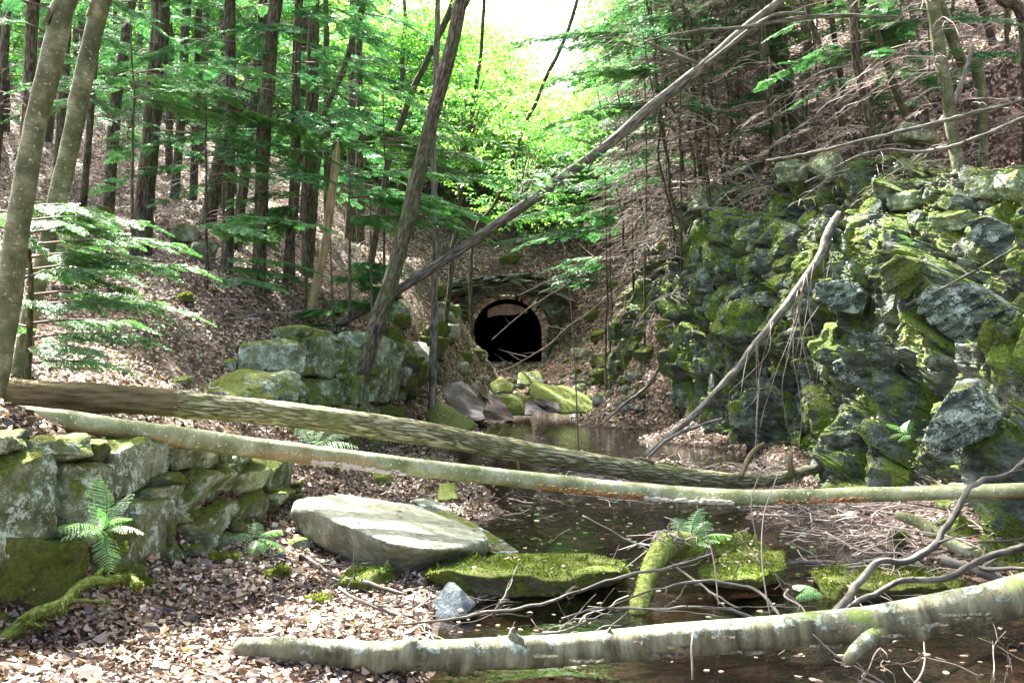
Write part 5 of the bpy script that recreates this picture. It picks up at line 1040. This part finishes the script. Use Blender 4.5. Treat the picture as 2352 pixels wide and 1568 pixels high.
# young hemlocks with low bright sprays
def sapling(foot, branches, label, T, mat, H=2.2, sc=1.0, thick=.016, step=.12):
    foot = np.array(foot, float); r_ = empty('young_hemlock', foot); rs2 = np.random.default_rng(int(abs(foot[0])*100)+3)
    mb = MB(); tube(mb, np.array([[0, 0, -.2], [.03, 0, H*.5], [.0, 0, H]]), [.03, .022, .006], 8, .1, .03, seed=3); mb.build('trunk', M['hem'], r_)
    mb = MB()
    for (z, az, L) in branches: hem_branch(mb, np.array([0, 0, z]), az, L, rs2, T, sc, rs2.uniform(.1, .3), .22, step, .18, thick)
    mb.build('crown', [M[mat], M['twig']], r_); tag(r_, label, 'tree'); return r_
f0 = P(60, 860, 8.0); f0[2] = float(zat(f0[0], f0[1]))
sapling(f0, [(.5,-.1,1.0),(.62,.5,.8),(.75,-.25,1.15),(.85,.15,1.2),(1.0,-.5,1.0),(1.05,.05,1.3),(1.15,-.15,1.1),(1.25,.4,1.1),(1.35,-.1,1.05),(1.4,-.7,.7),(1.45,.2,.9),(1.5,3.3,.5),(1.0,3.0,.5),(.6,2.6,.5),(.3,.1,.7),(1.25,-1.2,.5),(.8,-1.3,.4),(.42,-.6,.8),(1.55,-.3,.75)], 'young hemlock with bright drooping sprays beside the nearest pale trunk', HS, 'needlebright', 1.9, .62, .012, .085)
def spray_at(px, py, d, az, n, L, label, T=HS, mat='needle', sc=.9, droop=.2):
    """a long hemlock bough in view, with the stem it grows from"""
    c = P(px, py, d); g = float(zat(c[0], c[1]+.2)); r_ = empty('young_hemlock', (c[0], c[1], g)); rs2 = np.random.default_rng(int(px+py)); H = max(c[2]-g, .4)
    mb = MB(); tube(mb, np.array([[0, .0, -.2], [.04, .0, H*.6], [0, 0, H+1.0]]), [.028, .022, .008], 7, .15, .03, seed=5); mb.build('trunk', M['hem'], r_)
    mb = MB()
    for k in range(n): hem_branch(mb, np.array([0, 0, H+rs2.uniform(-.6, .6)]), az+rs2.normal(0, .55), L*rs2.uniform(.6, 1.1), rs2, T, sc, droop, .2, .15, .12, .012)
    mb.build('crown', [M[mat], M['twig']], r_); tag(r_, label, 'tree')
for a in [(470,590,15.5,.2,6,1.8,'small hemlock spreading flat sprays over the left leaf bank'),(800,480,16.2,.5,7,2.3,'hemlock with long level sprays between the snapped trunk and the mossy leaning trunk'),
 (700,430,16.8,2.6,5,2.0,'hemlock with level sprays left of the snapped trunk'),(850,600,16,1.6,5,1.1,'low hemlock spray hanging above the mossy wall behind the leaning trunk'),(760,690,16,2.2,6,1.6,'low hemlock at the foot of the snapped trunk'),
 (470,330,16,.4,5,2.3,'hemlock with sprays across the dark leaning trunk'),(300,190,15,.3,6,2.2,'hemlock with dark sprays right of the second pale trunk'),(60,560,12,.8,6,1.4,'hemlock sprays showing behind the nearest trunk'),
 (1400,600,25,2.9,6,1.8,'small hemlock drooping above and right of the tunnel arch'),(1390,500,24,2.9,6,2.3,'bushy hemlock on the far end of the right cliff'),(1450,430,25,3.0,6,2.4,'hemlock at the left rim of the thicket'),
 (880,330,19,.6,9,2.4,'hemlock with sprays crossing behind the mossy leaning trunk'),(1850,70,20.5,2.6,6,2.3,'sunlit hemlock bough over the right slope'),
 (2130,30,18,2.7,6,2.4,'sunlit hemlock bough near the top right'),(1840,235,20.5,3.0,4,1.7,'hemlock bough low above the cliff rim'),(1560,170,20,3.0,6,2.6,'level-branched hemlock sprays below the top of the leaning dead trunk'),(1480,60,22,3.2,6,2.6,'level-branched hemlock sprays at the top left of the dead leaning trunk')]:
    spray_at(*a, mat='needlebright' if ('sunlit' in a[6] or 'level' in a[6] or a[0] < 950) else 'needle')  # sunlit, level and left-hand boughs get lighter needles, sunlight put into the colour
# broad-leaved spray growing by the dead trunk
r_ = empty('leafy_sapling', (P(1240, 430, 15.8)[0], 15.8, 0.0)); g_ = float(zat(r_.location[0], 15.8)); r_.location[2] = max(g_, .1)
mb = MB(); mt = MB(); o0 = np.array(r_.location); base = np.array([0, 0, 0.])
stem = np.array([P(1330, 960, 15.8), P(1318, 800, 15.8), P(1300, 600, 15.9), P(1270, 420, 15.9), P(1330, 330, 15.8), P(1375, 240, 15.8)])-o0; stem[0] = [P(1330, 960, 15.8)[0]-o0[0], 0, -.1]
tube(mt, stem, [.012, .010, .009, .007, .006, .003], 6, .1, rnd=.2)
rs2 = np.random.default_rng(6); bm_ = MB()
for (x, y) in [(1200,425),(1230,400),(1260,410),(1215,440),(1290,395),(1310,375),(1340,345),(1300,420),(1325,320),(1355,290),(1370,300),(1350,260),(1330,290),(1245,445),(1280,440),(1385,250),(1230,420),(1270,385)]:
    c = P(x, y, 15.8+rs2.uniform(-.25, .2))-o0; n_ = np.array([np.interp(c[2], stem[:, 2], stem[:, 0]), 0, c[2]-.1]); tube(mt, np.array([n_, c]), [.004, .002], 3, .2, rnd=.2)
    az = rs2.uniform(0, 6.28, 3); put(bm_, LTB[rs2.integers(5)], np.tile(c-[0.1, 0, 0], (3, 1)), np.stack([np.cos(az), np.sin(az)*.6, az*0-.1], 1), np.array([0, -.35, 1.])+rs2.normal(0, .25, (3, 3)), np.full(3, .8), rs2)
mt.build('stem', M['twig'], r_); bm_.build('leaves', M['leafbroad'], r_); tag(r_, 'slender sapling with broad shining leaves in front of the dead trunk', 'sapling')
# small broad-leaved plants
def plant(px, py, s, label, mat='leafbroad', n=12, T=LT, d=None, nm='leafy_plant'):
    q = G(px, py) if d is None else P(px, py, d); rs2 = np.random.default_rng(int(px*3+py)); r_ = empty(nm, q); mt, ml = MB(), MB()
    for k in range(n):
        az = rs2.uniform(0, 6.28); e = np.array([math.cos(az)*s*rs2.uniform(.2, .7), math.sin(az)*s*rs2.uniform(.2, .7), s*rs2.uniform(.4, 1)]); tube(mt, np.array([[0, 0, -.02], e*[.4, .4, .6], e]), [.004, .003, .002], 4, .1, rnd=.2)
        put(ml, T[rs2.integers(len(T))], e[None], np.array([[math.cos(az), math.sin(az), .1]]), np.array([[0, 0, 1.]])+rs2.normal(0, .2, (1, 3)), np.array([s*rs2.uniform(.9, 1.4)]), rs2)
    mt.build('stems', M['twig'], r_); ml.build('leaves', M[mat], r_); tag(r_, label, 'plant'); return r_
for a in [(270,800,.28,'leafy laurel seedling on the leaf bank, left one of three'),(335,790,.3,'leafy laurel seedling on the leaf bank, middle of three'),(405,795,.3,'dark glossy laurel seedling on the leaf bank, right one of three'),
 (440,835,.16,'pale green seedling near the flat stone above the rough log'),(1225,1190,.16,'small green plant standing in the water behind the pale boulder'),(1560,1180,.18,'green plant at the water just below the smooth log'),(1160,600,.5,'leafy seedling above the arch ledge'),
 (1590,1010,.25,'tiny fern-like plant at the foot of the cliff'),(2080,1310,.1,'little plant on the broad mossy rock'),(700,1045,.2,'small leafy weed at the base of the grey blocks'),(1100,690,.3,'sprig of pale leaves hanging beside the arch')]:
    plant(*a)
for k in range(26):
    px, py = rs.uniform(230, 560), rs.uniform(620, 840); o_ = plant(px, py, rs.uniform(.10, .2), 'little green seedling coming up through the leaves of the left bank', 'leaf', 5, LT); o_['group'] = 'seedlings on the left leaf bank'
# ferns
def frond_mesh(seed):
    rs2 = np.random.default_rng(seed); mb = MB(); n = 15
    s = np.linspace(0, 1, 14); dr_ = rs2.uniform(.4, .75); rp = np.stack([s*.93, rs2.normal(0, .12)*s*s, .42*s-dr_*s*s], 1); tube(mb, rp, np.linspace(.011, .003, 14), 4, .1, rnd=.1, mi=1)
    V, R = [], []
    for i in range(n):
        t_ = .12+.87*i/n; c = np.array([np.interp(t_, s, rp[:, k]) for k in range(3)]); sl = .42-1.1*t_; l = .30*math.sin(math.pi*min(1, (t_+.02)*.98)**.8)**.75*rs2.uniform(.9, 1.05)+.015
        for sd in (-1, 1):
            a = sd*rs2.uniform(1.1, 1.3); ax = np.array([math.cos(a), math.sin(a), sl*.5-.3]); px_ = np.array([-math.sin(a)*1, math.cos(a), 0]); m_ = 8; ww = .019
            for j in range(m_):
                u0, u1 = j/m_, (j+1)/m_; A_ = c+ax*l*u0-np.array([0, 0, .12*l*u0*u0]); B_ = c+ax*l*u1-np.array([0, 0, .12*l*u1*u1]); w_ = ww*(1.1-u0)**.6*(.55+.9*(l/.3)*.5)
                for s2 in (-1, 1): V.append([A_, A_+px_*s2*w_*.5, (A_+B_)/2+px_*s2*w_*1.25+ax*l/m_*.3+[0, 0, rs2.normal(0, .004)], B_]); R.append(rs2.uniform(.2, .9))
    mb.add(np.array(V).reshape(-1, 3), np.arange(len(V)*4).reshape(-1, 4), np.repeat(R, 4)); return mb.mesh('frond', [M['fern'], M['twig']])
FR = [frond_mesh(k) for k in range(5)]
def fern(c, fronds, label):
    r_ = empty('fern', c)
    for k, (az, el, L) in enumerate(fronds):
        q = Quaternion((0, 0, 1), math.radians(az+rs.normal(0, 9)))@Quaternion((0, 1, 0), -math.radians(el+rs.normal(0, 8)))@Quaternion((1, 0, 0), rs.normal(0, .35)); link('frond', FR[k % 5], r_, (0, 0, 0), q, L*rs.uniform(.75, 1.12))
    tag(r_, label, 'fern')
def on_wall(px, py, d): return P(px, py, d)
fern(P(238,1222,5.75), [(200,5,.30),(165,15,.25),(110,55,.36),(60,50,.36),(10,10,.32),(-20,0,.22),(-60,-55,.30),(-100,15,.30),(300,30,.28),(240,25,.3),(130,35,.3),(-45,40,.3)], 'large pale green fern growing out of the block wall')
fern(P(585,1240,7.25), [(200,15,.2),(-20,5,.28),(20,25,.24),(-50,0,.26),(100,50,.2),(150,30,.18)], 'small fern at the foot of the wall left of the pale boulder')
fern(P(725,1030,10.6), [(10,15,.6),(170,15,.6),(60,40,.55),(120,40,.55),(-30,0,.5),(210,0,.5),(-90,20,.5),(30,30,.55),(150,35,.5)], 'wide feathery fern showing between the two long logs')
fern(P(1590,1250,7.45), [(170,40,.26),(20,20,.32),(-10,5,.3),(100,60,.34),(60,50,.32),(130,50,.3),(-50,10,.24)], 'fern sprouting from the back of the mossy stump')
fern(P(1885,1360,6.85), [(180,5,.2),(200,-10,.2),(150,20,.2),(230,-5,.18)], 'tiny fern on the left end of the broad mossy rock')
fern(P(2085,1000,10.8), [(190,10,.3),(150,40,.3),(230,-10,.3),(90,50,.25)], 'small fern on the cliff foot beside the dark overhang')
fern(P(2100,560,13.4), [(190,20,.3),(160,40,.25),(250,0,.3)], 'small fern tucked high in the mossy cliff')
# ------------------------------------------------------------ leaf litter
rs = np.random.default_rng(5)
def leaves(mb, c, nrm, size, rn, rs, curl=.35):
    n = len(c); a = rs.uniform(0, 6.28, n); t1 = np.stack([np.cos(a), np.sin(a), np.zeros(n)], 1); t1 -= nrm*(t1*nrm).sum(1)[:, None]; t1 /= np.linalg.norm(t1, axis=1)[:, None]; t2 = np.cross(nrm, t1)
    tl = rs.normal(0, curl, (n, 1)); t2 = t2*np.cos(tl)+nrm*np.sin(tl); N2 = np.cross(t1, t2); s = size[:, None]; cu = np.abs(rs.normal(0, curl, (n, 1)))*s*.5; w = rs.uniform(.28, .42, (n, 1))
    V = np.stack([c-t1*s*.5+N2*cu, c-t1*s*.12+t2*s*w, c+t1*s*.25+t2*s*w*.8+N2*cu*.3, c+t1*s*.5+N2*cu, c+t1*s*.18-t2*s*w, c-t1*s*.2-t2*s*w*.8+N2*cu*.4], 1)
    i = np.arange(n)[:, None]*6; F = np.concatenate([i+np.array([0, 1, 2, 3]), i+np.array([0, 3, 4, 5])]); mb.add(V.reshape(-1, 3), F, np.repeat(rn, 6))
mb = MB()
N = 400000; d = 3.9*np.exp(rs.random(N)*math.log(46/3.9)); x = d*rs.uniform(-.60, .60, N); z = zat(x, d)
e = .15; gxn = (zat(x+e, d)-zat(x-e, d))/(2*e); gyn = (zat(x, d+e)-zat(x, d-e))/(2*e); nn = np.stack([-gxn, -gyn, np.ones(N)], 1); nn /= np.linalg.norm(nn, axis=1)[:, None]
cl_ = fbm(np.stack([x, d, x*0], 1)*.8, 3, 40)
k = (z > .012) & (rs.random(N) < np.clip(.9-.9*np.maximum(0, cl_-.25), .15, 1)) & ~((np.abs(x-TX) < 1.2) & (d > 33.7) & (d < 37) & (z < 3.5)) & ~((x > 3.0) & (z > .75) & (z < 3.6) & (d < 28) & (d > 5) & (nn[:, 2] < .75))
tal = (d > 24) & (d < 33.5) & (np.abs(x) < 3.2); k &= ~(tal & (rs.random(N) < .6))
c = np.stack([x, d, z], 1)[k]; nk = nn[k]+rs.normal(0, .28, (k.sum(), 3)); nk /= np.linalg.norm(nk, axis=1)[:, None]
leaves(mb, c+nk*rs.uniform(.0, .035, (len(c), 1)), nk, np.clip(rs.lognormal(math.log(.031), .42, len(c)), .016, .10)*(1+np.clip(c[:, 1]-9, 0, 30)*.03), np.clip(rs.beta(1.2, 1.45, len(c))+.28*fbm(c*1.6, 3, 91), 0, 1), rs, .55)
# leaves lodged on cliff ledges
nv = np.cross(np.gradient(CLV, axis=0).reshape(-1, 3), np.gradient(CLV, axis=1).reshape(-1, 3)); nv /= np.linalg.norm(nv, axis=1)[:, None]+1e-9; nv *= np.sign(nv[:, 2:3]+1e-9)
ok = np.where(nv[:, 2] > .74-.3*np.clip((CLV.reshape(-1, 3)[:, 2]-3.0)/1.5, 0, 1))[0]; ok = rs.choice(ok, 26000); c = CLV.reshape(-1, 3)[ok]+rs.normal(0, .025, (len(ok), 3)); c[:, 2] += .02
leaves(mb, c, nv[ok], rs.uniform(.025, .06, len(ok)), rs.beta(1.2, 1.9, len(ok)), rs, .3)
tag(mb.build('leaf_litter', M['litter'], smooth=False), 'brown and pinkish dead leaves carpeting the banks and slopes', 'leaf litter', kind='stuff')
# leaves resting on the boulders in the pool
mb = MB(); bl = [o for o in bpy.data.objects if o.name.startswith('boulder') and o.type == 'MESH' and o.location[1] < 30]
for o in bl:
    me = o.data; V = np.empty(len(me.vertices)*3); me.vertices.foreach_get('co', V); V = V.reshape(-1, 3)+np.array(o.location); Nn = np.empty(len(me.vertices)*3); me.vertices.foreach_get('normal', Nn); Nn = Nn.reshape(-1, 3)
    q = np.where((Nn[:, 2] > .8) & (fbm(V*3, 2, 50) > .12))[0]
    if not len(q): continue
    q = rs.choice(q, min(len(q), int(26 if 'pale' not in o['label'] else 14))); leaves(mb, V[q]+[0, 0, .008], Nn[q], rs.uniform(.03, .055, len(q)), rs.beta(2, 1.4, len(q)), rs, .3)
tag(mb.build('fallen_leaves', M['litter'], smooth=False), 'few dry leaves lying on top of the boulders', 'leaf litter', kind='stuff')
# raised moss on the stones
def moss_tufts(o, n, thr=.25, size=.011, nmin=-.1):
    me = o.data; V = np.empty(len(me.vertices)*3); me.vertices.foreach_get('co', V); V = V.reshape(-1, 3); Nn = np.empty(len(me.vertices)*3); me.vertices.foreach_get('normal', Nn); Nn = Nn.reshape(-1, 3)
    W = V+np.array(o.matrix_basis.translation); f = Nn[:, 2]*.7+fbm(W*4, 3, 51)*.6; q = np.where((f > thr) & (Nn[:, 2] > nmin) & (W[:, 2] > .02))[0]
    if len(q) < 10: return
    q = rs.choice(q, n); nn = Nn[q]; r_ = rs.normal(0, .012, (n, 3)); r_ -= nn*(r_*nn).sum(1)[:, None]; c = V[q]+r_; d_ = nn+rs.normal(0, .55, (n, 3)); d_ /= np.linalg.norm(d_, axis=1)[:, None]; sd = np.cross(d_, rs.normal(0, 1, (n, 3))); sd /= np.linalg.norm(sd, axis=1)[:, None]
    L_ = (size*rs.lognormal(0, .4, n)*(1+.7*fbm(W[q]*9, 2, 52)))[:, None]; VV = np.stack([c-sd*L_*.35, c+sd*L_*.35, c+d_*L_+sd*L_*.12, c+d_*L_-sd*L_*.12], 1); m2 = MB(); m2.add(VV.reshape(-1, 3), np.arange(n*4).reshape(-1, 4), np.repeat(np.clip(rs.random(n)*.7+.25*fbm(W[q]*3, 2, 53)+.15, 0, 1), 4))
    t2 = m2.build('moss', M['tuft'], o, smooth=False); t2['kind'] = 'stuff'
for o in list(bpy.data.objects):
    if o.type != 'MESH' or not o.data.materials: continue
    if o.data.materials[0] in (M['moss'], M['mossdark']) and (o.name.startswith('boulder') or (o.name.startswith('rock') and o.parent is None)) and o.location[1] < 14: moss_tufts(o, 9000 if o.name.startswith('boulder') else 1600)
    if o.data.materials[0] == M['mossdark'] and o.name.startswith('stone_block') and (o.data.vertices[0].co+o.parent.location)[1] < 9: pass
for o in list(bpy.data.objects):
    if o.name.startswith('mossy_stump'): moss_tufts(o, 9000, -.2, .010, -.9)
    if o.get('label', '').startswith('moss-covered root'): moss_tufts(o, 7000, -.2, .008, -.9)
# leaves floating on the pool
mb = MB(); N = 1900; d = 4.7*np.exp(rs.random(N)*math.log(25/4.7)); x = rs.uniform(-2.2, 4.2, N); z = zat(x, d); cl_ = fbm(np.stack([x*1.2, d*1.2, x*0], 1), 3, 60)
k = (z < -.01) & ((cl_ > .12) | (rs.random(N) < .25) | (d > 11)); c = np.stack([x, d, x*0+.004], 1)[k]; up_ = np.tile([0, 0, 1.], (len(c), 1))+rs.normal(0, .03, (len(c), 3))
leaves(mb, c, up_, rs.uniform(.02, .06, len(c)), rs.beta(1.6, 1.5, len(c)), rs, .1)
k = (zat(x, d) < -.005); kk = np.where(k)[0][:900]; c2 = np.stack([x[kk], d[kk], zat(x[kk], d[kk])+.006], 1); leaves(mb, c2, np.tile([0, 0, 1.], (len(c2), 1)), rs.uniform(.04, .08, len(c2)), rs.random(len(c2))*.5, rs, .1)
tag(mb.build('floating_leaves', M['litter'], smooth=False), 'pale leaves floating on the dark pool', 'leaf litter', kind='stuff')
mb = MB(); N = 110; d = rs.uniform(7.5, 12, N); x = rs.uniform(-.6, 2.8, N); k = zat(x, d) < -.02; c = np.stack([x, d, x*0+.007], 1)[k]
leaves(mb, c, np.tile([0, 0, 1.], (len(c), 1)), rs.uniform(.03, .07, len(c)), rs.random(len(c)), rs, .06); tag(mb.build('floating_green_leaves', M['leafbroad'], smooth=False), 'fresh green leaves floating on the pool', 'leaf litter', kind='stuff')
# fine twig debris
mb = MB()
for k in range(900):
    y = rs.uniform(6.6, 14.4); x = rs.uniform(.6 if y > 11 else 1.9+.06*y, 4.5); z = max(float(zat(x, y)), 0)+rs.uniform(0, .12); a = rs.uniform(0, 6.28); L = rs.uniform(.08, .3); e = np.array([math.cos(a)*L, math.sin(a)*L, rs.normal(0, .2)*L])
    c = np.array([x, y, z]); tube(mb, np.array([c-e, c+rs.normal(0, .03, 3), c+e]), [.004, .0035, .002], 3, .3, rnd=rs.uniform(.2, 1), cap=False, resample=False)
tag(mb.build('twig_litter', M['twig']), 'fine snapped twig debris strewn at the right of the pool', 'twig litter', kind='stuff')
EXPO=3.05
# ------------------------------------------------------------ light, camera
w = bpy.data.worlds.new('World'); SC.world = w; w.use_nodes = True; nt = w.node_tree; nt.nodes.clear()
sky = nt.nodes.new('ShaderNodeTexSky'); sky.sky_type = 'NISHITA'; sky.sun_disc = False
SUN = Vector((-.46, .72, 1.05)).normalized()
el = math.asin(SUN.z); sky.sun_elevation = el; sky.sun_rotation = math.atan2(SUN.x, SUN.y); sky.dust_density = 6.0; sky.air_density = .55; sky.ozone_density = .3
bg = nt.nodes.new('ShaderNodeBackground'); bg.inputs[1].default_value = .15; wo = nt.nodes.new('ShaderNodeOutputWorld')
nt.links.new(sky.outputs[0], bg.inputs[0]); nt.links.new(bg.outputs[0], wo.inputs[0])
ld = bpy.data.lights.new('sun', 'SUN'); ld.energy = 4.6; ld.angle = math.radians(.55); ld.color = (1, .975, .92)
lo = bpy.data.objects.new('sun', ld); COL.objects.link(lo); lo.rotation_mode = 'QUATERNION'; lo.rotation_quaternion = (-SUN).to_track_quat('-Z', 'Y')
cd = bpy.data.cameras.new('camera'); cam = bpy.data.objects.new('camera', cd); COL.objects.link(cam)
cam.location = (0, 0, HC); cam.rotation_euler = (math.pi/2, 0, 0); cd.sensor_width = 36; cd.lens = 36*FP/2352; cd.clip_end = 1000; cd.clip_start = .05
SC.camera = cam
SC.view_settings.view_transform = 'Standard'; SC.view_settings.look = 'None'; SC.view_settings.exposure = EXPO; SC.view_settings.gamma = 1
SC.cycles.max_bounces = 6; SC.cycles.diffuse_bounces = 3; SC.cycles.transmission_bounces = 4; SC.cycles.transparent_max_bounces = 6; SC.cycles.glossy_bounces = 2
SC.cycles.use_denoising = True; SC.cycles.denoising_prefilter = 'NONE'; SC.cycles.denoising_input_passes = 'RGB_ALBEDO_NORMAL'; SC.cycles.sample_clamp_indirect = 6
SC.render.resolution_x = 1024; SC.render.resolution_y = 682
